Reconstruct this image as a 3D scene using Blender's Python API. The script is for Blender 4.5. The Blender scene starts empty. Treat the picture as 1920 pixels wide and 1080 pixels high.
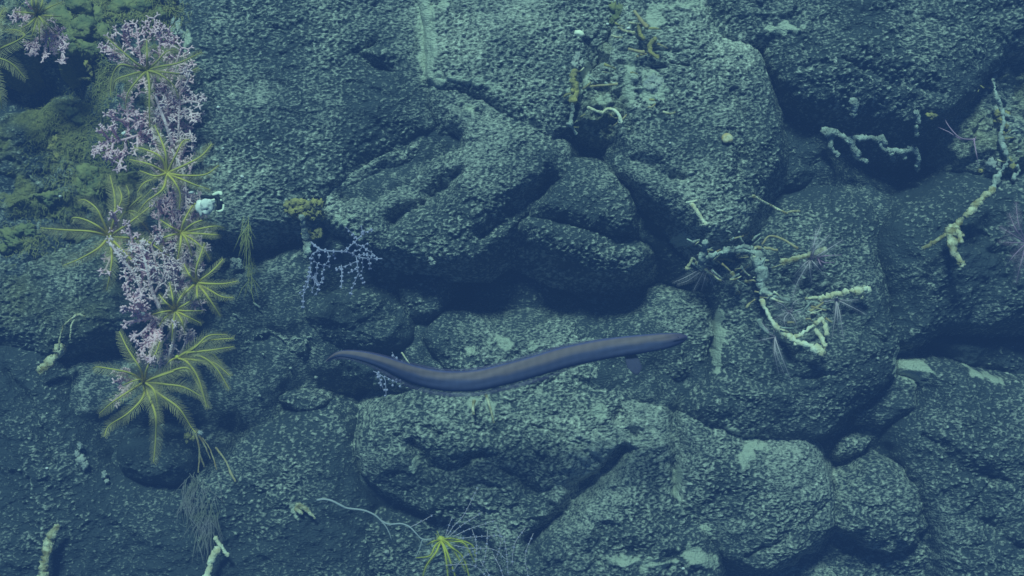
import bpy, math, random
import numpy as np
from mathutils import Vector
R = math.radians
random.seed(7)
S = bpy.context.scene
COL = S.collection

# ------------------------------------------------------------------ camera, light, exposure
D = 2.6                                    # metres from the lens to the back of the wall; 1 photo pixel = 1 mm there
cam = bpy.data.cameras.new('camera')
cam.lens = 36.0 * D / 1.92
cam.clip_end = 60
co = bpy.data.objects.new('camera', cam)
COL.objects.link(co)
co.location = (0, -D, 0)
co.rotation_euler = (R(90), 0, 0)
S.camera = co

w = bpy.data.worlds.new('World'); S.world = w; w.use_nodes = True
bg = w.node_tree.nodes['Background']
bg.inputs[0].default_value = (0.06, 0.22, 0.42, 1)
bg.inputs[1].default_value = 0.28

sl = bpy.data.lights.new('sun', 'SUN'); sl.energy = 5.0; sl.angle = R(12)
sl.color = (0.53, 1.0, 0.84)
so = bpy.data.objects.new('sun', sl); COL.objects.link(so)
to_light = Vector((-0.12, -0.76, 0.64)).normalized()
so.rotation_euler = to_light.to_track_quat('Z', 'Y').to_euler()
so.location = (-0.4, -1.6, 1.1)

S.view_settings.view_transform = 'Standard'
S.view_settings.look = 'None'
S.view_settings.exposure = 0.0
S.view_settings.gamma = 1
S.render.engine = 'CYCLES'
S.cycles.use_denoising = True
S.cycles.filter_width = 1.5
S.cycles.volume_bounces = 0
S.cycles.max_bounces = 4

# ------------------------------------------------------------------ noise
def _h(ix, iy, seed):
    n = (ix.astype(np.int64) * 374761393 + iy.astype(np.int64) * 668265263 + seed * 1442695041) & 0xffffffff
    n = ((n ^ (n >> 13)) * 1274126177) & 0xffffffff
    return (n ^ (n >> 16)) & 0xffff
def perlin(x, y, seed=0):
    ix = np.floor(x); iy = np.floor(y); fx = x - ix; fy = y - iy
    u = fx * fx * fx * (fx * (fx * 6 - 15) + 10); v = fy * fy * fy * (fy * (fy * 6 - 15) + 10)
    def g(a, b, dx, dy):
        t = _h(a, b, seed) * (2 * np.pi / 65536.0)
        return np.cos(t) * dx + np.sin(t) * dy
    n00 = g(ix, iy, fx, fy); n10 = g(ix + 1, iy, fx - 1, fy)
    n01 = g(ix, iy + 1, fx, fy - 1); n11 = g(ix + 1, iy + 1, fx - 1, fy - 1)
    a = n00 + u * (n10 - n00); b = n01 + u * (n11 - n01)
    return (a + v * (b - a)) * 1.5
def fbm(x, y, oct=4, seed=0, lac=2.03, gain=0.5):
    s = np.zeros_like(x); a = 1.0
    for i in range(oct):
        s += a * perlin(x, y, seed + i * 17); x = x * lac + 3.1; y = y * lac - 1.7; a *= gain
    return s
def sstep(a, b, x):
    t = np.clip((x - a) / (b - a), 0, 1); return t * t * (3 - 2 * t)

# ------------------------------------------------------------------ pixel of the photograph -> metres on a plane h in front of the wall's back
def wx(X, h): return (X - 960) / 1000.0 * (D - h) / D
def wz(Y, h): return (540 - Y) / 1000.0 * (D - h) / D

def seg_dist(px, pz, a, b):
    dx, dz = b[0] - a[0], b[1] - a[1]
    L = dx * dx + dz * dz + 1e-12
    t = np.clip(((px - a[0]) * dx + (pz - a[1]) * dz) / L, 0, 1)
    return np.hypot(px - a[0] - t * dx, pz - a[1] - t * dz), t
def poly_sdf(px, pz, P):
    d = np.full(px.shape, 9.0); ins = np.zeros(px.shape, bool); n = len(P)
    for i in range(n):
        a, b = P[i], P[(i + 1) % n]
        d = np.minimum(d, seg_dist(px, pz, a, b)[0])
        if a[1] != b[1]:
            c = ((a[1] > pz) != (b[1] > pz)) & (px < (b[0] - a[0]) * (pz - a[1]) / (b[1] - a[1]) + a[0])
            ins ^= c
    return np.where(ins, d, -d)
def chaikin(P, k=2):
    for _ in range(k):
        Q = []
        for i in range(len(P)):
            a, b = P[i], P[(i + 1) % len(P)]
            Q += [(a[0] * .75 + b[0] * .25, a[1] * .75 + b[1] * .25), (a[0] * .25 + b[0] * .75, a[1] * .25 + b[1] * .75)]
        P = Q
    return P

# grooves: (polyline px, half width mm, depth mm);  bumps: (cx, cy, rx, ry, angle, height mm)
GROOVES = [
 ([(845,262),(760,300),(690,345),(640,365)], 40, 95),
 ([(855,325),(800,370),(735,415)], 26, 50),
 ([(700,75),(672,95),(690,118),(735,128)], 13, 17),
 ([(1035,335),(960,400),(905,440)], 26, 60),
 ([(810,0),(800,80),(810,150),(880,160)], 5, 7),
 ([(1170,850),(1120,900),(1060,965),(990,1018)], 22, 75),
 ([(1110,905),(1010,925),(940,880)], 10, 18),
 ([(775,830),(800,880),(850,880),(905,850)], 16, 34),
 ([(1340,640),(1325,700),(1270,745),(1235,755)], 15, 50),
 ([(1352,560),(1345,620)], 10, 22),
 ([(1262,750),(1278,850),(1268,950)], 9, 22),
 ([(1150,860),(1185,845)], 9, 20),
 ([(740,820),(780,800),(830,810)], 9, 16),
 ([(1560,940),(1480,1010),(1400,1045)], 12, 18),
 ([(1740,820),(1800,880),(1880,900)], 16, 24),
 ([(1860,900),(1820,960),(1920,1030)], 13, 18),
 ([(1280,340),(1180,300),(1140,260)], 16, 28),
 ([(1140,250),(1120,190),(1145,150),(1170,190),(1180,250)], 12, 26),
 ([(1095,70),(1120,110),(1090,150),(1070,220)], 10, 26),
 ([(1165,110),(1215,125),(1250,125)], 8, 16),
 ([(1160,90),(1220,100),(1290,125)], 5, 9),
 ([(1180,60),(1230,85),(1290,90)], 6, 12),
 ([(1370,250),(1395,300)], 14, 16),
 ([(1100,660),(1030,720),(960,760)], 10, 12),
 ([(0,700),(60,780),(100,870)], 16, 22),
 ([(1380,170),(1400,230),(1380,330)], 16, 16),
 ([(1200,420),(1290,470)], 18, 22),
 ([(900,210),(840,190),(830,240)], 12, 14),
 ([(1580,110),(1660,150),(1780,170)], 9, 14),
 ([(1480,520),(1600,600),(1660,640)], 16, 18),
 ([(1350,690),(1440,720),(1560,700)], 14, 14),
 ([(1780,420),(1860,470),(1920,480)], 12, 14),
 ([(1000,800),(1080,830),(1130,870)], 10, 14),
 ([(1180,740),(1160,790),(1200,830)], 12, 14),
]
BUMPS = [
 (715,98,26,11,0.1,20), (700,360,90,34,-0.45,14), (900,340,60,90,0.5,12), (1500,120,160,60,0,16),
 (1145,225,40,38,0,16), (1290,250,90,130,0,18), (1300,60,70,40,0,10), (470,300,120,60,0.2,10),
 (900,860,90,60,0.4,16), (1060,800,90,60,0.3,14), (1110,970,110,50,-0.6,16), (1400,900,90,60,0,16),
 (1260,1010,70,50,0,14), (730,880,40,60,0,10), (1540,450,80,60,0,14), (1560,650,80,60,0,14), (1420,720,90,40,0,10),
 (1000,620,90,25,0,12), (1800,500,90,40,-0.3,12), (1840,830,90,80,0,14), (1700,1000,50,40,0,12), (960,180,60,35,0,8),
 (60,1000,120,60,0,12), (520,900,90,60,0,12), (250,980,120,60,0,12), (60,860,70,70,0,16), (560,210,120,90,0,10),
 (1100,420,50,60,0,10), (1660,100,60,40,0,12), (1790,90,60,50,0,12),
]
SED = [  # pale sediment lying in cracks and pockets: (cx, cy, rx, ry, angle)
 (796,25,17,60,0.05),(800,100,15,55,0),(812,60,6,50,0),(822,150,14,12,0),(850,150,20,5,.0),(885,154,30,7,0.12),(930,170,26,5,0.5),(980,203,26,5,0.6),(795,60,7,12,0),(830,8,10,12,0),
 (1353,635,13,32,0),(1358,600,6,22,0),(1350,680,8,20,0.1),(1720,690,42,30,0.3),(1700,675,22,20,0),(1870,712,36,7,0.2),
 (1850,702,10,14,-0.5),(1405,850,12,40,0.4),(1420,838,30,7,0.3),(1375,805,18,6,0.7),(1275,895,9,17,0.2),(1273,930,7,17,0),
 (1145,725,17,8,0.2),(1205,712,9,12,0),(940,643,32,7,0.25),(998,650,10,9,0),(885,660,12,8,0),(778,870,9,16,0.3),
 (1120,775,20,14,0.4),(1290,5,44,9,0),(1230,30,20,30,0),(1225,165,24,34,0),(1180,150,12,50,0.1),(1130,195,14,16,0),
 (1075,160,9,34,0.1),(920,765,7,28,-0.2),(885,760,6,16,0.1),(560,950,16,12,0),
 (1310,1045,40,16,0.4),(1200,1050,80,12,0.1),(1330,1000,20,8,0.8),(1280,450,20,10,0),
 (1100,140,8,30,0),(345,70,7,26,0.1),(325,55,18,8,0),(640,410,30,7,-0.3),(880,195,22,9,0.4),(1465,55,40,10,0),
]

def groove_bump(x, z, h0):
    s = (D - h0) / D
    h = np.zeros_like(x)
    jx = x + 0.008 * perlin(x * 20, z * 20, 91) ; jz = z + 0.008 * perlin(x * 20, z * 20, 92)
    for P, wd, dp in GROOVES:
        wd *= 0.001; dp *= 0.001
        d = np.full(x.shape, 9.0)
        xs = [wx(p[0], h0) for p in P]; zs = [wz(p[1], h0) for p in P]
        m = (x > min(xs) - 4 * wd) & (x < max(xs) + 4 * wd) & (z > min(zs) - 4 * wd) & (z < max(zs) + 4 * wd)
        if not m.any(): continue
        mx, mz = jx[m], jz[m]; dd = np.full(mx.shape, 9.0); n = len(P) - 1
        for i in range(n):
            q, t = seg_dist(mx, mz, (xs[i], zs[i]), (xs[i + 1], zs[i + 1]))
            g = (i + t) / n
            q = q / (wd * (0.35 + 0.65 * np.sin(np.pi * np.clip(g, 0.04, 0.96))) )
            dd = np.minimum(dd, q)
        h[m] -= dp * np.exp(-dd ** 1.5) * (1 + .15 * perlin(mx * 30, mz * 30, 93))
    for cx, cy, rx, ry, an, hh in BUMPS:
        X = x - wx(cx, h0); Z = z - wz(cy, h0); c, sn = math.cos(an), math.sin(an)
        a = (X * c - Z * sn) / (rx * .001 * s); b = (X * sn + Z * c) / (ry * .001 * s)
        r2 = a * a + b * b
        h += hh * .001 * np.exp(-r2)
    return h
def sediment(x, z, h0):
    s = (D - h0) / D; m = np.zeros_like(x)
    jx = x + 0.008 * fbm(x * 60, z * 60, 3, 41); jz = z + 0.008 * fbm(x * 60, z * 60, 3, 47)
    edge = .35 * fbm(x * 90, z * 110, 3, 43)
    for cx, cy, rx, ry, an in SED:
        X = jx - wx(cx, h0); Z = jz - wz(cy, h0); c, sn = math.cos(an), math.sin(an)
        a = (X * c - Z * sn) / (rx * .001 * s); b = (X * sn + Z * c) / (ry * .001 * s)
        m = np.maximum(m, .95 * (1 - sstep(0.85, 1.08, np.sqrt(a * a + b * b) + edge)))
    return m
def grain(x, z):
    wob = 0.004 * perlin(x * 30, z * 30, 5)
    amp = 0.5 + 0.5 * sstep(-0.5, 0.45, perlin(x * 7, z * 7, 8))
    wv = wob * 1.5
    g = 1.8 * np.abs(perlin(x * 82, (z + wv) * 135, 11)) + 1.9 * np.abs(perlin(x * 125 + 9, (z + wob) * 200, 12)) + 0.6 * perlin((x + z) * 60, (z - x) * 90, 13) - 1.0
    return g * amp

# ------------------------------------------------------------------ node materials
def mat(name, base=(.3, .3, .3), rough=.8, noise=None, scale=60, spec=.3, bump=0.0, bscale=200, alpha=1.0, trans=0.0):
    m = bpy.data.materials.new(name); m.use_nodes = True
    nt = m.node_tree; N = nt.nodes; L = nt.links; b = N['Principled BSDF']
    b.inputs['Roughness'].default_value = rough
    b.inputs['Specular IOR Level'].default_value = spec
    b.inputs['Base Color'].default_value = (*base, 1)
    tc = N.new('ShaderNodeTexCoord')
    if noise:
        n = N.new('ShaderNodeTexNoise'); n.inputs['Scale'].default_value = scale; n.inputs['Detail'].default_value = 4
        L.new(tc.outputs['Object'], n.inputs['Vector'])
        r = N.new('ShaderNodeValToRGB'); r.color_ramp.elements[0].position = .36; r.color_ramp.elements[1].position = .62
        r.color_ramp.elements[0].color = (*base, 1); r.color_ramp.elements[1].color = (*noise, 1)
        L.new(n.outputs['Fac'], r.inputs[0]); L.new(r.outputs[0], b.inputs['Base Color'])
    if bump:
        n2 = N.new('ShaderNodeTexNoise'); n2.inputs['Scale'].default_value = bscale; n2.inputs['Detail'].default_value = 3
        L.new(tc.outputs['Object'], n2.inputs['Vector'])
        bp = N.new('ShaderNodeBump'); bp.inputs['Strength'].default_value = bump; bp.inputs['Distance'].default_value = .004
        L.new(n2.outputs['Fac'], bp.inputs['Height']); L.new(bp.outputs[0], b.inputs['Normal'])
    if alpha < 1: b.inputs['Alpha'].default_value = alpha
    return m

def rock_material():
    m = bpy.data.materials.new('basalt_dust_and_shade'); m.use_nodes = True
    nt = m.node_tree; N = nt.nodes; L = nt.links; b = N['Principled BSDF']
    b.inputs['Roughness'].default_value = .6; b.inputs['Specular IOR Level'].default_value = .12
    at = N.new('ShaderNodeAttribute'); at.attribute_name = 'cover'
    sp = N.new('ShaderNodeSeparateColor'); L.new(at.outputs['Color'], sp.inputs[0])
    tc = N.new('ShaderNodeTexCoord')
    mp = N.new('ShaderNodeMapping'); mp.inputs['Scale'].default_value = (.8, 1, 1.5); L.new(tc.outputs['Object'], mp.inputs[0])
    nz = N.new('ShaderNodeTexNoise'); nz.inputs['Scale'].default_value = 210; nz.inputs['Detail'].default_value = 3; nz.inputs['Roughness'].default_value = .6
    L.new(mp.outputs[0], nz.inputs['Vector'])
    big = N.new('ShaderNodeTexNoise'); big.inputs['Scale'].default_value = 5; big.inputs['Detail'].default_value = 4
    L.new(tc.outputs['Object'], big.inputs['Vector'])
    def mathn(op, a, c, clamp=False):
        q = N.new('ShaderNodeMath'); q.operation = op; q.use_clamp = clamp
        for k, v in enumerate((a, c)):
            if isinstance(v, (int, float)): q.inputs[k].default_value = v
            else: L.new(v, q.inputs[k])
        return q.outputs[0]
    # vertex dusting, with painted lamp falloff and shade, + fine noise
    f = mathn('ADD', sp.outputs[0], mathn('MULTIPLY', mathn('SUBTRACT', nz.outputs['Fac'], .5), 2.3))
    f = mathn('ADD', f, mathn('MULTIPLY', mathn('SUBTRACT', big.outputs['Fac'], .5), 1.0), True)
    def mix(fac, a, c):
        q = N.new('ShaderNodeMix'); q.data_type = 'RGBA'
        L.new(fac, q.inputs[0])
        for k, v in ((6, a), (7, c)):
            if isinstance(v, tuple): q.inputs[k].default_value = (*v, 1)
            else: L.new(v, q.inputs[k])
        return q.outputs[2]
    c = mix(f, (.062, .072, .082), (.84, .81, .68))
    gm = mathn('MULTIPLY', sp.outputs[1], mathn('MULTIPLY', nz.outputs['Fac'], 1.7), True)
    c = mix(gm, c, (.27, .24, .085))
    c = mix(sp.outputs[2], c, (.58, .58, .47))
    L.new(c, b.inputs['Base Color'])
    bp = N.new('ShaderNodeBump'); bp.inputs['Strength'].default_value = 1.0; bp.inputs['Distance'].default_value = .007
    L.new(nz.outputs['Fac'], bp.inputs['Height']); L.new(bp.outputs[0], b.inputs['Normal'])
    return m
ROCK = rock_material()

# ------------------------------------------------------------------ linking helpers
def tag(o, label=None, cat=None, group=None, kind=None):
    if label: o['label'] = label
    if cat: o['category'] = cat
    if group: o['group'] = group
    if kind: o['kind'] = kind
    return o
def empty(name, loc, label, cat, group=None):
    o = bpy.data.objects.new(name, None); o.empty_display_size = .02
    COL.objects.link(o); o.location = loc; tag(o, label, cat, group); return o
class MB:
    def __init__(s): s.v = []; s.f = []; s.c = []
    def add(s, vs, fs, c=None):
        n = len(s.v); s.v += vs; s.f += [tuple(i + n for i in f) for f in fs]
        if c is not None: s.c += c
    def build(s, name, m, parent=None, smooth=True):
        me = bpy.data.meshes.new(name); base = parent.matrix_world.translation if parent else Vector((0, 0, 0))
        off = Vector((0, 0, 0)); p = parent
        while p: off += p.location; p = p.parent
        if not parent and s.v:
            off = sum((Vector(v) for v in s.v), Vector()) / len(s.v)
        me.from_pydata([tuple(Vector(v) - off) for v in s.v], [], s.f); me.materials.append(m)
        if smooth: me.shade_smooth()
        if s.c:
            a = me.color_attributes.new('tint', 'FLOAT_COLOR', 'POINT'); a.data.foreach_set('color', [q for c in s.c for q in (*c, 1)])
        o = bpy.data.objects.new(name, me); COL.objects.link(o)
        if parent: o.parent = parent
        else: o.location = off
        return o
def catmull(P, step):
    P = [Vector(p) for p in P]
    if len(P) == 2:
        n = max(2, int((P[1] - P[0]).length / step)); return [P[0].lerp(P[1], i / n) for i in range(n + 1)]
    Q = [P[0] * 2 - P[1]] + P + [P[-1] * 2 - P[-2]]; out = []
    for i in range(1, len(Q) - 2):
        a, b, c, d = Q[i - 1:i + 3]; n = max(1, int((c - b).length / step))
        for k in range(n):
            t = k / n
            out.append(.5 * ((2 * b) + (c - a) * t + (2 * a - 5 * b + 4 * c - d) * t * t + (3 * b - a - 3 * c + d) * t ** 3))
    out.append(P[-1]); return out
def tube(mb, P, rad, sides=6, flat=1.0, cap=True):
    """P: list of Vectors, rad: function of t"""
    n = len(P); vs = []; fs = []
    for i, p in enumerate(P):
        tg = (P[min(i + 1, n - 1)] - P[max(i - 1, 0)]).normalized()
        u = tg.cross(Vector((0, 1, 0)))
        if u.length < .05: u = tg.cross(Vector((1, 0, 0)))
        u.normalize(); v = tg.cross(u); r = rad(i / max(1, n - 1))
        for k in range(sides):
            a = 2 * math.pi * k / sides
            vs.append(p + u * (math.cos(a) * r) + v * (math.sin(a) * r * flat))
    for i in range(n - 1):
        for k in range(sides):
            a = i * sides + k; b = i * sides + (k + 1) % sides
            fs.append((a, b, b + sides, a + sides))
    if cap: fs.append(tuple(range(sides - 1, -1, -1))); fs.append(tuple((n - 1) * sides + k for k in range(sides)))
    mb.add(vs, fs)

# ------------------------------------------------------------------ the wall: back sheet and pillow lobes in front of it
def height_mesh(name, x, z, h, keep, cover, label=None, cat=None, kind=None, group=None):
    nz, nx = x.shape
    idx = np.full(x.shape, -1, np.int64)
    q = keep[:-1, :-1] & keep[1:, :-1] & keep[:-1, 1:] & keep[1:, 1:]
    used = np.zeros(x.shape, bool)
    for sl_ in ((slice(0, -1), slice(0, -1)), (slice(1, None), slice(0, -1)), (slice(0, -1), slice(1, None)), (slice(1, None), slice(1, None))):
        used[sl_] |= q
    idx[used] = np.arange(used.sum())
    cx, cz = float(x[used].mean()), float(z[used].mean())
    co_ = np.stack([x[used] - cx, -h[used], z[used] - cz], 1).astype(np.float32)
    a = idx[:-1, :-1][q]; b = idx[:-1, 1:][q]; c = idx[1:, 1:][q]; d = idx[1:, :-1][q]
    F = np.stack([a, b, c, d], 1).astype(np.int32)
    me = bpy.data.meshes.new(name)
    me.vertices.add(len(co_)); me.vertices.foreach_set('co', co_.ravel())
    me.loops.add(F.size); me.loops.foreach_set('vertex_index', F.ravel())
    me.polygons.add(len(F)); me.polygons.foreach_set('loop_start', np.arange(0, F.size, 4, dtype=np.int32))
    me.update(calc_edges=True); me.validate()
    me.shade_smooth()
    at = me.color_attributes.new('cover', 'FLOAT_COLOR', 'POINT')
    cc = np.concatenate([np.stack([k[used] for k in cover], 1), np.ones((used.sum(), 1))], 1).astype(np.float32)
    at.data.foreach_set('color', cc.ravel())
    me.materials.append(ROCK)
    o = bpy.data.objects.new(name, me); COL.objects.link(o); o.location = (cx, 0, cz)
    tag(o, label, cat, group, kind); return o

def surface(x, z, h0, rough, grainamp, seed):
    m = perlin(x * 4.2, z * 4.6, seed + 2) * 0.020 * rough + fbm(x * 8, z * 8, 3, seed) * 0.011 * rough + fbm(x * 26, z * 30, 3, seed + 5) * 0.0075 * rough
    # creased, ropey lava skin
    r = 1 - np.abs(perlin(x * 15 + 4, z * 19, seed + 9)) * 2
    m += 0.006 * rough * np.clip(r, 0, 1) ** 3
    g = grain(x, z)
    return groove_bump(x, z, h0) + m + g * 0.0034 * grainamp, g

def lobe(P, h0, rim=60, bulge=60, tilt=(0, 0), rough=1.0, ga=1.0, dust_shade=0.0, green=0.0, name='lava_pillow', label='', cat='rock', step=0.0018, seed=0, grow=20, steep=2.2, warp=1.0):  # per-lobe dusting value also paints lamp falloff and shade into the rock colour
    h0 *= .001; rim *= (.0012 if grow < 10 else .0018); bulge *= .00095
    Q = chaikin([(wx(a, h0), wz(b, h0)) for a, b in P], 2)
    xs = [p[0] for p in Q]; zs = [p[1] for p in Q]; mg = 0.05
    x, z = np.meshgrid(np.arange(min(xs) - mg, max(xs) + mg, step), np.arange(min(zs) - mg, max(zs) + mg, step))
    wpx = x + warp * (0.016 * perlin(x * 8, z * 8, seed + 31) + 0.004 * perlin(x * 37, z * 37, seed + 33))
    wpz = z + warp * (0.016 * perlin(x * 8 + 7, z * 8, seed + 35) + 0.004 * perlin(x * 37, z * 37 + 5, seed + 37))
    d = poly_sdf(wpx, wpz, Q) + grow * .001
    t = np.clip(d / (rim * (1.0 + 0.35 * perlin(x * 5, z * 5, seed + 71))), 0, 1)
    dome = np.sqrt(np.clip(1 - (1 - t) ** 2, 0, 1))
    xc, zc = np.mean(xs), np.mean(zs)
    top = h0 + tilt[0] * (x - xc) + tilt[1] * (z - zc)
    sf, g = surface(x, z, h0, rough, ga, seed)
    out = np.clip(-d, 0, None)
    sed = sediment(x, z, h0)
    sf = sf - sed * g * 0.0018 * ga + sed * .0035
    h = top - bulge * (1 - dome) + sf * (0.4 + 0.6 * np.clip(dome, 0, 1)) - out * steep - 0.6 * np.sqrt(out * 0.01)
    keep = (d > -0.045)
    dust_shade_v = np.clip(0.15 + dust_shade * 1.3 + 0.42 * g + 0.22 * perlin(x * 3.1, z * 3.1, 77) + 0.16 * perlin(x * 11, z * 13, 78), -1, 1.5)  # dusting on the grain, random tone and the lobe's painted falloff
    gr = np.clip(green * (0.6 + 1.1 * fbm(x * 12, z * 12, 3, seed + 61)), 0, 1) if green else np.zeros_like(x)
    return height_mesh(name, x, z, h, keep, (dust_shade_v, gr, sed), label, cat)

# back sheet of the wall
bx, bz = np.meshgrid(np.arange(-2.0, 2.0, .008), np.arange(-1.35, 1.35, .008))
fr = np.maximum(np.abs(bx) - 1.0, np.abs(bz) - 0.6)
CAVES = [(1740,275,110,70,150),(70,170,90,70,130),(500,440,80,40,110),(660,770,110,50,110),(1000,535,220,55,140),(1670,1020,90,40,100),(1480,230,30,120,110),(1240,500,60,60,110),
 (1600,870,50,40,90),(1720,860,40,60,80),(60,700,60,40,80),(250,650,120,60,90),(1120,100,20,90,60),(1400,1060,60,30,80),(1800,640,110,40,70),(300,810,90,50,80)]
bh = 0.105 + fbm(bx * 3, bz * 3, 3, 3) * 0.05
for cx, cy, rx, ry, dp in CAVES:
    bh -= dp * .001 * np.exp(-((bx - wx(cx, .05)) / (rx * .001)) ** 2 - ((bz - wz(cy, .05)) / (ry * .001)) ** 2)
bh = bh + fbm(bx * 14, bz * 16, 4, 4) * 0.022 + sstep(0.0, 0.25, fr) * (0.08 + 0.10 * np.abs(perlin(bx * 3.3, bz * 3.9, 6)))
bg_ = grain(bx, bz)
height_mesh('rock_wall', bx, bz, bh + bg_ * .001, np.ones(bx.shape, bool), (0.05 + .4 * bg_, np.zeros_like(bx), np.zeros_like(bx)), 'dark basalt wall seen in the gaps between the pillows', None, 'structure')

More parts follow.
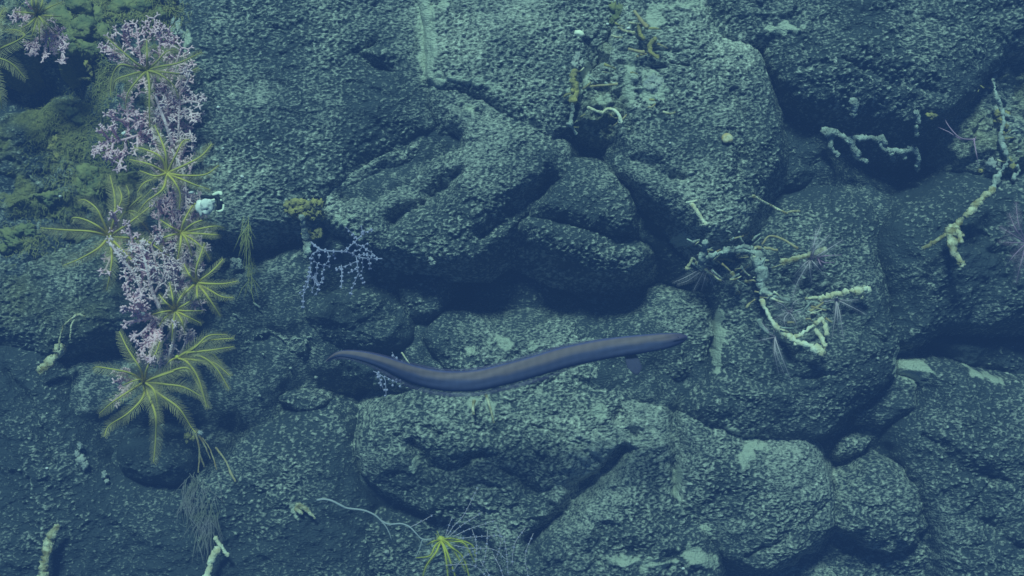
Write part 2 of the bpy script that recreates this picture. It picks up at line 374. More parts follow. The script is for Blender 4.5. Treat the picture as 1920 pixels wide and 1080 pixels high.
LOBES = [  # right, lower-left and recessed lobes are coloured darker for lamp falloff and shade
 # big slabs of the upper half
 dict(P=[(335,-120),(820,-120),(800,60),(806,150),(835,235),(770,262),(690,300),(625,350),(610,395),(545,400),(490,385),(450,420),(400,430),(375,400),(360,260),(345,130)], h0=165, rim=45, bulge=45, tilt=(.03,-.10), rough=.75, dust_shade=-0.06, label='broad flat grey lava slab with a small dark pocket behind the pink corals', name='lava_slab', seed=1),
 dict(P=[(806,-120),(1160,-120),(1150,20),(1105,70),(1085,140),(1062,225),(1020,225),(960,190),(900,165),(820,150),(808,70)], h0=180, rim=30, bulge=30, tilt=(0,-.12), rough=.6, ga=1.35, dust_shade=.08, label='coarse grained lava slab between the pale sediment vein and the littered crack', name='lava_slab', seed=2),
 dict(P=[(812,160),(880,160),(960,190),(1020,228),(1062,275),(1050,325),(985,370),(935,425),(880,462),(820,475),(740,475),(680,455),(630,415),(612,375),(660,335),(740,300),(800,275),(840,240)], h0=203, rim=45, bulge=60, tilt=(.02,-.09), rough=.9, ga=1.2, dust_shade=.08, label='wedge shaped lava lobe split by a diagonal groove under the pale vein', seed=3),
 dict(P=[(1165,30),(1200,-120),(1320,-120),(1318,20),(1345,70),(1430,95),(1448,180),(1452,280),(1425,350),(1400,405),(1350,440),(1300,400),(1220,345),(1175,300),(1185,240),(1165,170),(1150,95)], h0=215, rim=42, bulge=55, tilt=(.02,-.14), rough=.65, ga=1.25, dust_shade=.10, label='tall rounded lava slab beside the littered crack with a small yellow snail', name='lava_slab', seed=4),
 dict(P=[(1318,-120),(2080,-120),(2080,60),(1900,60),(1865,130),(1820,190),(1740,215),(1650,205),(1575,190),(1510,170),(1462,110),(1445,66),(1380,85),(1335,50)], h0=205, rim=60, bulge=70, tilt=(0,-.08), rough=1.0, ga=1.0, dust_shade=-0.06, label='overhanging lava slab along the top above the dark cave', name='lava_slab', seed=5),
 dict(P=[(1468,150),(1500,170),(1545,200),(1555,280),(1520,330),(1478,350),(1462,280)], h0=110, rim=40, bulge=60, rough=1.0, dust_shade=-0.20, label='narrow shaded lava lobe in the deep gap beside the tall rounded slab', seed=6),
 dict(P=[(1545,195),(1640,215),(1720,225),(1740,280),(1660,300),(1570,270)], h0=70, rim=40, bulge=50, rough=1.2, label='shaded lava lobe at the cave mouth above the knobbly dead coral', seed=36, dust_shade=-0.20),
 # centre cluster
 dict(P=[(1045,305),(1090,285),(1140,300),(1180,350),(1197,400),(1192,440),(1100,425),(1035,412),(1000,402),(1025,350)], h0=208, rim=45, bulge=80, tilt=(.0,-.10), rough=1.0, ga=1.3, dust_shade=.03, label='round bulging lava pillow in the centre, upper one of two', seed=7, grow=9),
 dict(P=[(968,405),(1060,412),(1150,432),(1215,450),(1225,485),(1160,505),(1085,502),(1030,474),(980,446)], h0=203, rim=40, bulge=80, tilt=(.0,-.10), rough=1.1, ga=1.3, dust_shade=.0, label='lower bulge of the central pillow, hanging over the darkest hollow', seed=41, grow=8),
 dict(P=[(1085,90),(1150,50),(1185,110),(1190,200),(1170,265),(1110,265),(1072,235),(1068,150)], h0=158, rim=30, bulge=30, rough=3.0, ga=1.3, dust_shade=.12, green=.3, label='crumbly crusted rock filling the littered crack', seed=42, grow=4),
 dict(P=[(1180,330),(1260,370),(1330,430),(1345,470),(1300,500),(1240,470),(1200,430),(1178,380)], h0=135, rim=45, bulge=65, rough=1.1, dust_shade=-0.26, label='shaded lava lobe between the bulging pillow and the dead coral tangle', seed=8),
 dict(P=[(855,490),(960,480),(1060,505),(1200,520),(1190,560),(1060,590),(930,590),(850,565)], h0=18, rim=50, bulge=35, rough=.7, dust_shade=-.25, ga=.5, label='dark smooth lava lobe deep in the hollow under the bulging pillow', seed=9),
 dict(P=[(850,590),(930,612),(1060,610),(1180,585),(1240,545),(1330,540),(1362,600),(1345,690),(1285,745),(1215,710),(1100,740),(960,765),(870,745),(840,690),(800,640),(820,600)], h0=125, grow=8, rim=50, bulge=50, tilt=(0,-.22), rough=1.2, ga=1.2, dust_shade=.03, label='broad lava lobe lying behind the head and front half of the eel', seed=10),
 dict(P=[(715,480),(760,490),(835,490),(850,560),(800,600),(765,590),(740,530)], h0=85, rim=35, bulge=45, rough=1.2, dust_shade=-0.25, label='small dark lava block beneath the wedge shaped lobe', seed=11, grow=6),
 dict(P=[(560,560),(640,540),(720,560),(765,600),(760,650),(700,665),(630,650),(575,620)], h0=120, rim=35, bulge=50, rough=1.6, dust_shade=-0.20, label='rough lava block just above the thin tail of the eel', seed=12, grow=8),
 dict(P=[(480,500),(540,490),(600,520),(590,570),(520,585),(475,560)], h0=100, rim=35, bulge=55, rough=1.7, dust_shade=-0.20, label='rough lava knob beneath the foot of the bluish bead coral', seed=13, grow=6),
 dict(P=[(430,600),(510,590),(600,625),(625,665),(560,690),(470,700),(410,680)], h0=90, rim=35, bulge=60, rough=1.7, dust_shade=-0.27, label='knobbly lava block between the yellow feather stars and the eel tail', seed=14, grow=8),
 dict(P=[(520,735),(560,725),(610,735),(615,760),(570,772),(525,762)], h0=100, rim=18, bulge=35, rough=1.2, dust_shade=-.2, label='small pale oval stone in the dark under the eel tail', name='stone', seed=15, grow=2),
 dict(P=[(600,655),(700,660),(790,700),(850,735),(780,745),(690,720),(600,700)], h0=85, rim=30, bulge=40, rough=1.4, dust_shade=-0.32, label='low lava ledge directly behind the rear half of the eel', seed=16, grow=8),
 dict(P=[(800,610),(870,600),(880,680),(840,720),(800,700)], h0=100, rim=30, bulge=45, rough=1.5, dust_shade=-0.12, label='rough lava lump in front of the dark hollow above the middle of the eel', seed=17, grow=8),
 # right side
 dict(P=[(1345,470),(1400,410),(1440,375),(1520,352),(1620,355),(1668,395),(1665,480),(1690,560),(1695,640),(1670,700),(1620,760),(1540,815),(1450,830),(1350,800),(1275,770),(1290,740),(1345,690),(1362,610),(1335,530)], h0=185, rim=65, bulge=85, tilt=(.03,-.16), rough=.85, ga=1.05, dust_shade=-0.10, label='very large rounded lava pillow behind the dead coral tangle', name='lava_pillow', seed=18, grow=13),
 dict(P=[(1672,480),(1700,400),(1760,360),(1850,330),(2080,300),(2080,600),(1900,610),(1800,600),(1740,640),(1700,640),(1692,560)], h0=195, rim=60, bulge=90, tilt=(0,-.12), rough=1.0, dust_shade=-0.16, label='lava pillow behind the forked white dead branch', seed=19, grow=11),
 dict(P=[(1700,620),(1790,610),(1900,625),(2080,620),(2080,720),(1900,705),(1790,680),(1715,660)], h0=75, rim=40, bulge=60, rough=1.0, dust_shade=-0.49, label='shaded lava lobe under the pillow with the forked branch', seed=37, grow=8),
 dict(P=[(1690,690),(1760,680),(1830,700),(1930,735),(2080,720),(2080,1200),(1830,1200),(1775,1060),(1745,960),(1720,880),(1700,820),(1755,770),(1745,720)], h0=190, rim=60, bulge=85, tilt=(.03,-.12), rough=.9, ga=1.1, dust_shade=-0.09, label='large sloping lava pillow below the grey sediment pocket', seed=20, grow=9),
 dict(P=[(1630,740),(1680,700),(1735,725),(1738,780),(1690,810),(1640,800),(1600,790)], h0=140, rim=35, bulge=60, rough=.9, dust_shade=-0.10, label='small lava pillow just under the grey sediment pocket', seed=21, grow=6),
 dict(P=[(1560,835),(1600,815),(1650,825),(1640,850),(1590,870),(1560,862)], h0=110, rim=22, bulge=40, rough=1, dust_shade=-0.10, label='small oval lava stone wedged in the dark diagonal gap', name='stone', seed=22, grow=2),
 dict(P=[(1572,930),(1625,865),(1690,850),(1745,900),(1750,960),(1715,1000),(1660,1025),(1600,1000)], h0=165, rim=45, bulge=80, tilt=(0,-.1), rough=.9, dust_shade=-0.01, ga=1.1, label='compact round lava boulder with dark gaps on every side', seed=23, grow=9, warp=2.2),
 dict(P=[(1555,1010),(1590,1030),(1650,1045),(1720,1010),(1760,1020),(1790,1100),(1780,1200),(1540,1200),(1560,1070)], h0=110, rim=35, bulge=60, rough=1.0, dust_shade=-0.18, label='low lava lobe at the bottom edge beneath the compact round boulder', seed=24, grow=8),
 dict(P=[(1275,780),(1350,800),(1450,830),(1530,825),(1560,880),(1565,960),(1560,1020),(1490,1050),(1400,1062),(1350,1030),(1310,975),(1275,930),(1265,860)], h0=192, rim=50, bulge=60, tilt=(0,-.10), rough=.85, ga=1.2, dust_shade=0.08, label='rounded lava pillow marked with a forked pale sediment streak', seed=25, grow=13),
 # lower middle
 dict(P=[(715,775),(800,745),(880,745),(1000,760),(1120,740),(1215,712),(1265,760),(1278,850),(1268,930),(1310,985),(1350,1060),(1350,1200),(930,1200),(960,1050),(900,985),(800,965),(735,940),(690,890),(682,830)], h0=192, rim=60, bulge=60, tilt=(0,-.10), rough=1.45, ga=1.15, dust_shade=0.03, label='huge wrinkled lava pillow under the eel with a dark diagonal cleft', seed=26, grow=13),
 dict(P=[(690,990),(760,985),(850,985),(900,1010),(960,1060),(930,1200),(660,1200),(665,1040)], h0=140, rim=35, bulge=45, rough=1.1, label='low lava lobe beneath the yellow feather star by the bottom edge', seed=27),
 dict(P=[(1340,1055),(1420,1068),(1560,1050),(1580,1200),(1340,1200)], h0=100, rim=25, bulge=40, rough=1.0, label='sliver of lava lobe under the pillow with the forked streak', seed=38),
 # lower left
 dict(P=[(-150,640),(20,655),(70,710),(120,765),(150,850),(200,915),(300,930),(400,915),(440,850),(500,800),(600,790),(630,830),(640,900),(690,985),(680,1060),(700,1200),(-150,1200)], h0=165, rim=60, bulge=70, tilt=(0,-.12), rough=.9, ga=.9, dust_shade=-0.20, label='wide granular lava slope below the feather stars', name='lava_slab', seed=28),
 dict(P=[(190,850),(240,820),(320,820),(365,850),(360,890),(310,915),(230,905)], h0=170, rim=40, bulge=80, rough=1.1, dust_shade=-0.31, label='rounded lava knob at the tip of the hanging yellow arm', seed=29, grow=8),
 dict(P=[(110,775),(170,740),(300,760),(420,780),(440,810),(330,810),(200,830),(150,820)], h0=55, rim=40, bulge=45, rough=1.5, dust_shade=-0.50, label='dark lava lump behind the lowest feather star', seed=39),
 dict(P=[(-150,470),(30,480),(120,455),(200,450),(260,470),(330,520),(300,600),(230,610),(130,650),(50,655),(-150,640)], h0=145, rim=55, bulge=80, tilt=(0,-.1), rough=.9, dust_shade=-0.08, green=.25, label='rounded lava pillow behind the sprawling olive feather star', seed=30, grow=14),
 dict(P=[(150,640),(260,610),(400,600),(430,660),(400,740),(280,760),(160,740),(110,690)], h0=35, rim=50, bulge=50, rough=1.6, dust_shade=-0.50, label='dark lava lump behind the foot of the coral column', seed=31),
 # upper left, crusted
 dict(P=[(70,-120),(345,-120),(350,60),(330,180),(240,200),(200,160),(185,110),(130,110),(100,60)], h0=125, rim=45, bulge=60, rough=1.8, ga=.8, green=1.3, dust_shade=-.15, label='green crusted rock behind the topmost pink corals', seed=32),
 dict(P=[(-150,210),(40,240),(110,190),(200,200),(290,220),(370,330),(430,440),(420,520),(300,520),(230,460),(140,470),(60,430),(-150,470)], h0=95, rim=50, bulge=70, rough=2.2, ga=.9, green=1.0, dust_shade=-0.03, label='uneven rock overgrown with greenish crust around the spread pink fan', seed=33),
 dict(P=[(-150,-120),(20,-120),(60,-20),(50,60),(-20,110),(-150,120)], h0=110, rim=40, bulge=60, rough=1.5, green=.6, dust_shade=-0.10, label='rock corner behind the cut off feather stars', seed=34),
 dict(P=[(250,560),(330,480),(440,470),(470,560),(440,640),(330,700),(270,660)], h0=40, rim=50, bulge=60, rough=1.5, dust_shade=-0.25, label='dark lava lump behind the middle of the coral column', seed=35),
 dict(P=[(1745,200),(1800,190),(1860,120),(1930,80),(2080,100),(2080,330),(1930,310),(1860,330),(1810,300),(1800,240)], h0=120, rim=40, bulge=60, rough=2.0, green=.35, dust_shade=.05, label='crumbly encrusted rock between the cave and the picture edge', seed=40),
]
ROCKS = [lobe(**L_) for L_ in LOBES] + [bpy.data.objects['rock_wall']]

# ------------------------------------------------------------------ where the surface lies behind a point of the photograph
bpy.context.view_layer.update()
from mathutils.bvhtree import BVHTree
_dg = bpy.context.evaluated_depsgraph_get()
TREES = [(BVHTree.FromObject(o, _dg), o.location.copy()) for o in ROCKS]
O = Vector((0, -D, 0))
_cache = {}
def at(X, Y, off=0.0):
    """the place on the rock seen at (X, Y), lifted off it by off metres towards the open water"""
    k = (round(X), round(Y))
    if k not in _cache:
        d = Vector(((X - 960) / 1000.0, D, (540 - Y) / 1000.0)).normalized()
        best = 9.0; yy = 0.0
        for tr, off_ in TREES:
            loc, nrm, ix, dist = tr.ray_cast(O - off_, d)
            if loc is not None and dist < best: best = dist; yy = (loc + off_).y
        _cache[k] = yy
    y = _cache[k] - off
    s = (y + D) / D
    return Vector(((X - 960) / 1000.0 * s, y, (540 - Y) / 1000.0 * s))
def pt(X, Y, h):
    return Vector((wx(X, h), -h, wz(Y, h)))

# ------------------------------------------------------------------ materials of the living and dead things
def tint_mat(name, rough=.6, alpha=1.0, bump=0.0, sub=0.0):
    m = mat(name, rough=rough, alpha=alpha, bump=bump, bscale=160)
    nt = m.node_tree; a = nt.nodes.new('ShaderNodeAttribute'); a.attribute_name = 'tint'
    nt.links.new(a.outputs['Color'], nt.nodes['Principled BSDF'].inputs['Base Color'])
    return m
M = dict(
 eel=tint_mat('eel_skin', .85), pec=mat('pectoral_skin', (.075, .065, .13), .8, alpha=.75), fin=mat('eel_fin', (.14, .10, .2), .6, alpha=.42), eye=mat('eel_eye', (.01, .01, .02), .2),
 arm=mat('olive_yellow_arm', (.62, .47, .08), .7, noise=(.60, .48, .10), scale=40), pin=mat('olive_pinnule', (.56, .43, .18), .8, noise=(.44, .35, .18), scale=30),
 armd=mat('dull_olive_arm', (.42, .34, .08), .7), pind=mat('dull_olive_pinnule', (.40, .32, .15), .8),
 armb=mat('bright_yellow_arm', (.62, .55, .06), .6), pinb=mat('bright_yellow_pinnule', (.42, .36, .05), .7),
 cup=mat('dark_calyx', (.14, .12, .035), .8, noise=(.3, .25, .05), scale=120),
 ghost=mat('pale_lilac_arm', (.50, .28, .42), .7), ghostp=mat('pale_lilac_pinnule', (.42, .28, .36), .8),
 ghostb=mat('pale_grey_arm', (.62, .48, .54), .7), ghostbp=mat('pale_grey_pinnule', (.42, .36, .38), .8),
 pink=mat('pink_coral', (1.0, .62, .70), .8, noise=(.82, .48, .57), scale=70, bump=.6, bscale=300),
 pinkd=mat('dusty_pink_coral', (.95, .62, .68), .85, noise=(.70, .48, .52), scale=60, bump=.6, bscale=300),
 core=mat('pale_coral_trunk', (1.0, .72, .76), .8, noise=(.75, .48, .54), scale=110, bump=.6, bscale=260),
 bead=mat('pale_blue_coral', (.44, .38, .56), .7, noise=(.32, .28, .42), scale=200), 
 beadp=mat('polyp_white', (.44, .38, .56), .7),
 dead=mat('dead_coral_bone', (.80, .72, .50), .85, noise=(.30, .23, .10), scale=75, bump=1.0, bscale=240),
 deadw=mat('clean_dead_coral', (.92, .88, .70), .8, noise=(.66, .56, .34), scale=50, bump=.7, bscale=240),
 deadg=mat('silted_dead_coral', (.55, .56, .50), .9, noise=(.27, .27, .24), scale=60, bump=1.0, bscale=240),
 brown=mat('brown_twig', (.34, .22, .09), .8, noise=(.5, .4, .22), scale=60, bump=.5),
 sponge=mat('yellow_sponge', (.50, .40, .13), .9, noise=(.24, .20, .10), scale=75, bump=1.0, bscale=170),
 spgreen=mat('olive_sponge', (.29, .27, .11), .95, noise=(.17, .18, .09), scale=45, bump=1.0, bscale=150),
 white=mat('white_sponge', (.98, .92, .86), .7, noise=(.75, .72, .7), scale=50), black=mat('black_band', (.008, .008, .012), .6),
 cream=mat('cream_band', (.95, .92, .72), .6), grey=mat('grey_sponge', (.30, .30, .30), .9, noise=(.5, .48, .42), scale=60, bump=1.0, bscale=170),
 turf=mat('olive_turf', (.24, .22, .08), .9, noise=(.36, .31, .11), scale=14), whip=mat('pale_whip', (.46, .44, .46), .7),
 shell=mat('snail_shell', (.55, .36, .12), .5, noise=(.7, .6, .4), scale=90), fray=mat('frayed_lilac', (.24, .20, .21), .9, noise=(.18, .17, .12), scale=40),
)

# ------------------------------------------------------------------ the eel
def build_eel():
    C = [(612,677,1.5),(622,669,3.5),(637,662.5,5.5),(660,663,7.5),(690,669,9.5),(720,679,12),(750,692,15),(780,704,17.5),(815,713.5,18.7),(850,717.5,19.3),(895,715,20),(940,705,20),(1000,688,20),
         (1060,669.5,19.8),(1120,656,19.3),(1165,648.5,18.5),(1200,644,17.5),(1240,639.5,15.8),(1262,636.5,13),(1277,634.5,9.5),(1285.5,633.5,5)]
    hs = .42
    ctl = [Vector((wx(a, hs + .03 * math.sin(i * .5)), -(hs + .03 * math.sin(i * .5)), wz(b, hs))) for i, (a, b, r) in enumerate(C)]
    rad = [c[2] * .001 * (D - hs) / D for c in C]
    P = catmull(ctl, .006)
    # radius by arc length
    acc = [0]; 
    for a, b in zip(ctl, ctl[1:]): acc.append(acc[-1] + (b - a).length)
    s = 0; mb = MB(); n = len(P); sides = 28; rings = []
    for i, p in enumerate(P):
        if i: s += (P[i] - P[i - 1]).length
        r = float(np.interp(s, acc, rad))
        tg = (P[min(i + 1, n - 1)] - P[max(i - 1, 0)]).normalized()
        up = Vector((0, -1, 0)).cross(tg); up = up if up.z > 0 else -up; up.normalize(); side = tg.cross(up)
        rings.append((p, r, up, side, tg, s))
        for k in range(sides):
            a = 2 * math.pi * k / sides
            ca, sa = math.cos(a), math.sin(a)
            v = p + up * (ca * r) + side * (sa * r * (.82 if ca > 0 else .72))
            mb.v.append(v)
            blot = .5 + .5 * math.sin(s * 95 + 2 * math.sin(s * 37)) * math.sin(s * 41 + 1.3)
            e = ca - .02 - .16 * blot + .10 * math.sin(s * 23)
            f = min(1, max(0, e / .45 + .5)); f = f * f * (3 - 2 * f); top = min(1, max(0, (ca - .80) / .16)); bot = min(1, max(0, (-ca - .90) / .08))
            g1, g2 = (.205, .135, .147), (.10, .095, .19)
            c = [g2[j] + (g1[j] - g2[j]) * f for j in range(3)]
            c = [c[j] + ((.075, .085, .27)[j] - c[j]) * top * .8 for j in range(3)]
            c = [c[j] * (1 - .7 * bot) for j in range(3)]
            hd = min(1, max(0, (s - acc[-4]) / .05)); c = [c[j] + ((.085, .065, .19)[j] - c[j]) * hd * .75 for j in range(3)]
            mot = 1 + .16 * math.sin(s * 210 + 5 * a) * math.sin(s * 133 - 3 * a) + .10 * math.sin(s * 61 + a * 7); c = [q * mot for q in c]
            mb.c.append(c)
    for i in range(n - 1):
        for k in range(sides):
            a = i * sides + k; b = i * sides + (k + 1) % sides
            mb.f.append((a, b, b + sides, a + sides))
    mb.f += [tuple(range(sides)), tuple((n - 1) * sides + k for k in reversed(range(sides)))]
    root = empty('eel', rings[n // 2][0], 'long slender blue and grey eel swimming in front of the rocks', 'eel')
    bpy.context.view_layer.update()
    mb.build('body', M['eel'], root)
    def ribbon(name, sgn, s0, s1, hgt):
        f = MB(); q = [r for r in rings if s0 <= r[5] <= s1]; m_ = len(q)
        for i, (p, r, up, side, tg, s_) in enumerate(q):
            t = i / (m_ - 1); e = hgt * min(1, (1 - t) * 6) * (.4 + .6 * min(1, t * 3)) * min(1, .3 + t * 2)
            rip = side * (.0015 * math.sin(s_ * 60))
            a = p + up * (sgn * r * .93); b = p + up * (sgn * (r + e)) + rip
            f.v += [a + side * .0008, b + side * .0003, b - side * .0003, a - side * .0008]
        for i in range(m_ - 1):
            for k in range(4): f.f.append((i * 4 + k, i * 4 + (k + 1) % 4, i * 4 + 4 + (k + 1) % 4, i * 4 + 4 + k))
        f.f += [(0, 1, 2, 3), ((m_ - 1) * 4 + 3, (m_ - 1) * 4 + 2, (m_ - 1) * 4 + 1, (m_ - 1) * 4)]
        f.build(name, M['fin'], root)
    ribbon('dorsal_fin', 1, 0.0, acc[-1] * .80, .0035)
    ribbon('anal_fin', -1, 0.0, acc[-1] * .72, .0085)
    # pectoral fin: a small paddle hanging behind the head
    f = MB(); base = Vector((wx(1181, hs + .03), -(hs + .018), wz(658, hs)))
    nr = 9; ncol = 7
    for i in range(nr + 1):
        t = i / nr; wd = .0065 + .004 * math.sin(t * 2.4) 
        for k in range(ncol + 1):
            u = k / ncol - .5
            f.v.append(base + Vector((.010 * t + u * wd * 2.2 * (1 - max(0, t - .8) * 2.5), -.012 * math.sin(t * 1.8), -.036 * t - .004 * (u * u) * -4 * t)))
    for i in range(nr):
        for k in range(ncol):
            a = i * (ncol + 1) + k; f.f.append((a, a + 1, a + ncol + 2, a + ncol + 1))
    o = f.build('pectoral_fin', M['pec'], root); sm = o.modifiers.new('thick', 'SOLIDIFY'); sm.thickness = .0012
    # eye and mouth slit
    p, r, up, side, tg, _ = rings[-5]; vside = side if side.y < 0 else -side
    e = MB(); add_ball(e, p - tg * .004 + vside * (r * .68) + up * (r * .30), .0017, 10, 7); e.build('eye', M['eye'], root)
    mo = MB(); q = []
    for i in (-3, -4, -5, -6, -7):
        p, r, up, side, tg, _ = rings[i]; vs_ = side if side.y < 0 else -side
        q.append(p + vs_ * (r * .76) - up * (r * .12))
    tube(mo, q, lambda t: .0006, 5); mo.build('mouth', M['eye'], root)

def add_ball(mb, c, r, nu=12, nv=8, sc=(1, 1, 1), jitter=0.0, seed=0, rot=0.0):
    rs = random.Random(seed); ph = [rs.uniform(0, 6.28) for _ in range(9)]
    vs = []; fs = []
    for j in range(nv + 1):
        th = math.pi * j / nv
        for i in range(nu):
            a = 2 * math.pi * i / nu
            d = Vector((math.sin(th) * math.cos(a), math.sin(th) * math.sin(a), math.cos(th)))
            k = 1 + jitter * (math.sin(3.1 * d.x * 2 + ph[0]) * math.sin(2.7 * d.z * 2 + ph[1]) + .6 * math.sin(7 * d.y + ph[2] + 3 * d.x) + .4 * math.sin(11 * d.z + ph[3] + 5 * d.y) + .35 * math.sin(15 * d.x + ph[4]) + .3 * math.sin(21 * d.z + ph[5] + 4 * d.x) * math.sin(17 * d.x + ph[6]))
            v = Vector((d.x * sc[0], d.y * sc[1], d.z * sc[2])) * (r * k)
            v = Vector((v.x * math.cos(rot) - v.z * math.sin(rot), v.y, v.x * math.sin(rot) + v.z * math.cos(rot)))
            vs.append(Vector(c) + v)
    for j in range(nv):
        for i in range(nu):
            a = j * nu + i; b = j * nu + (i + 1) % nu
            fs.append((a, b, b + nu, a + nu))
    mb.add(vs, fs)
build_eel()

# ------------------------------------------------------------------ feather stars
def feather_star(c, arms, label, base=.02, lift=.035, pl=12.5, am='arm', pm='pin', cup='cup', name='feather_star', cat='feather star', group='feather stars on the coral and rocks', pw=.0009, gap=.0024, rr=.0027, cirri=6, seed=0, cupr=.0062):
    rs = random.Random(seed)
    p0 = at(c[0], c[1], base)
    root = empty(name, p0, label, cat, group)
    mb = MB(); add_ball(mb, p0, cupr, 10, 7, (1, .8, 1), .12, seed)
    mb.build('calyx', M[cup], root)
    h0 = -p0.y
    for arm in arms:
        pts = [c] + list(arm); n = len(pts) - 1
        ctl = [p0]
        for i, q in enumerate(pts[1:], 1):
            t = i / n; h = h0 + lift * math.sin(min(1, t * 1.25) * 2.4) + rs.uniform(-.006, .006) - .012 * t
            ctl.append(pt(q[0], q[1], h))
        P = catmull(ctl, gap)
        m_ = MB(); tube(m_, P, lambda t: rr * (1 - .72 * t), 5); ao = m_.build('arm', M[am], root)
        f = MB(); N_ = len(P); roll = rs.uniform(-.35, .35); asym = rs.uniform(.75, 1.1)
        for i in range(2, N_):
            t = i / (N_ - 1); tg = (P[min(i + 1, N_ - 1)] - P[i - 1]).normalized()
            sd = tg.cross(Vector((0, 1, 0)))
            if sd.length < .1: continue
            sd.normalize(); nn = tg.cross(sd)
            L = pl * .001 * min(1, .35 + t * 3.0) * (1 - .55 * max(0, (t - .6) / .4) ** 1.6)
            for sg in (1, -1):
                l = L * rs.uniform(.85, 1.1) * (asym if sg > 0 else 1.85 - asym) 
                d = (sd * sg * math.cos(roll * sg) + nn * (math.sin(roll * sg) + .25) + tg * rs.uniform(.42, .62)).normalized()
                curl = tg * (.35 * l)
                a = P[i]; b = a + d * (l * .55); e = a + d * l + curl * .5 + Vector((rs.uniform(-.0006, .0006), 0, rs.uniform(-.0006, .0006)))
                wv = tg * pw * .5; k = len(f.v)
                f.v += [a - wv, a + wv, b + wv * .9, b - wv * .9, e + wv * .35, e - wv * .35]
                f.f += [(k, k + 1, k + 2, k + 3), (k + 3, k + 2, k + 4, k + 5)]
        f.build('pinnules', M[pm], ao, smooth=False)
    if cirri:
        f = MB()
        for k in range(cirri):
            a = rs.uniform(0, 6.28); e = p0 + Vector((math.cos(a) * .012, base * .8, math.sin(a) * .012))
            tube(f, catmull([p0, p0.lerp(e, .5) + Vector((0, -.002, 0)), e], .004), lambda t: .0008, 4)
        f.build('cirri', M[cup], root)
    return root

feather_star((313,325), [[(280,308),(243,299)],[(302,295),(272,280),(252,277)],[(311,290),(302,262),(290,235)],[(330,290),(343,265),(356,262)],
  [(350,308),(378,292),(397,270)],[(345,329),(385,327),(410,310)],[(345,338),(370,348),(395,356)],[(328,342),(338,365),(336,392)],
  [(285,336),(268,345),(257,362)],[(305,355),(275,378),(258,400)],[(292,330),(262,320)]], 'yellow feather star with spread arms just above the white sponge', base=.11, seed=1)
feather_star((205,443), [[(170,434),(120,431),(76,427)],[(185,425),(160,412),(138,408),(132,418)],[(192,412),(180,390),(160,375),(147,376)],[(214,410),(215,370),(206,328)],
  [(216,405),(228,372),(222,350)],[(232,425),(262,403),(292,378)],[(238,446),(275,452),(308,475),(322,482)],[(222,462),(248,490),(265,520),(278,540)],
  [(210,478),(206,515),(200,545)],[(185,465),(150,485),(118,498)]], 'sprawling olive feather star reaching over bare rock furthest from the eel', base=.09, pl=17, seed=2)
feather_star((270,716), [[(262,690),(240,655),(224,622)],[(245,700),(210,692),(180,688),(174,694)],[(240,735),(210,755),(186,776)],[(268,745),(240,775),(205,798),(196,818)],
  [(280,745),(292,780),(292,820),(288,868)],[(300,740),(335,765),(358,800),(368,812)],[(305,720),(345,726),(380,745)],[(300,705),(335,695),(372,700)],
  [(310,700),(350,690),(368,715),(392,765)],[(276,690),(292,662),(300,640)],[(290,735),(300,790)],[(258,712),(230,722)]], 'largest yellow feather star, lowest on the coral column, with one arm hanging straight down', base=.12, lift=.05, pl=16.5, seed=3)
feather_star((276,132), [[(276,105),(275,74)],[(255,118),(228,95),(198,68)],[(250,126),(225,122),(210,145),(207,182)],[(245,140),(218,150),(211,170)],
  [(258,150),(240,175),(235,205)],[(280,160),(280,200),(281,240)],[(300,140),(325,160),(335,185)],[(300,125),(335,118),(378,98)],
  [(305,135),(345,138),(372,127)],[(295,115),(312,97),(332,92)]], 'dull feather star spread over the upper pink coral', base=.10, am='armd', pm='pind', pl=13, seed=4)
feather_star((71,28), [[(64,55),(57,78)],[(74,55),(74,82)],[(50,24),(28,22)],[(90,15),(118,3)],[(95,30),(115,31)],[(88,45),(105,62)],[(78,10),(82,-20)],[(60,8),(60,-20)],[(55,45),(36,55)],[(80,40),(92,66)],[(68,5),(70,-30)]],
  'small dull green feather star at the topmost corner coral', base=.12, am='armd', pm='pind', pl=10, seed=5)
feather_star((340,437), [[(365,418),(398,408)],[(370,430),(405,424),(422,428)],[(370,438),(402,440),(412,440)],[(365,452),(385,472),(394,488)],[(318,442),(290,452)],
  [(345,415),(362,385),(378,380)],[(338,460),(330,500)],[(350,450),(360,480)],[(320,425),(300,412)]], 'feather star with short parallel arms directly under the white sponge', base=.10, lift=.03, pl=11, seed=6)
feather_star((369,530), [[(390,515),(408,498),(418,486)],[(390,532),(420,532),(446,527)],[(392,543),(415,556),(438,558)],[(385,550),(400,572),(414,594)],[(368,505),(376,478),(384,455)],
  [(352,545),(340,560)],[(355,515),(345,495)],[(370,555),(376,572)]], 'feather star holding four arms out over the dark gap below the white sponge', base=.11, pl=11, seed=7)
feather_star((328,582), [[(345,572),(366,558)],[(350,583),(382,583)],[(348,592),(378,607)],[(340,600),(347,625)],[(336,562),(350,540)],[(324,560),(318,530)],[(305,585),(285,590)],[(325,610),(322,640)],[(310,595),(298,612)],[(312,568),(298,552)]],
  'small round feather star with a dark centre low in the coral column', base=.12, pl=11, seed=8)
feather_star((333,671), [[(360,660),(398,664),(417,686)],[(370,660),(400,656),(439,650)],[(365,652),(390,630),(425,627)],[(375,668),(405,690),(430,730)],[(365,675),(400,680),(432,705)],
  [(350,660),(385,640),(438,634)],[(352,680),(372,710),(388,765)],[(320,676),(312,686)]], 'greenish feather star with a bright yellow centre leaning over the dark gap', base=.12, pl=13, am='arm', pm='pin', cup='armb', cupr=.005, seed=9)
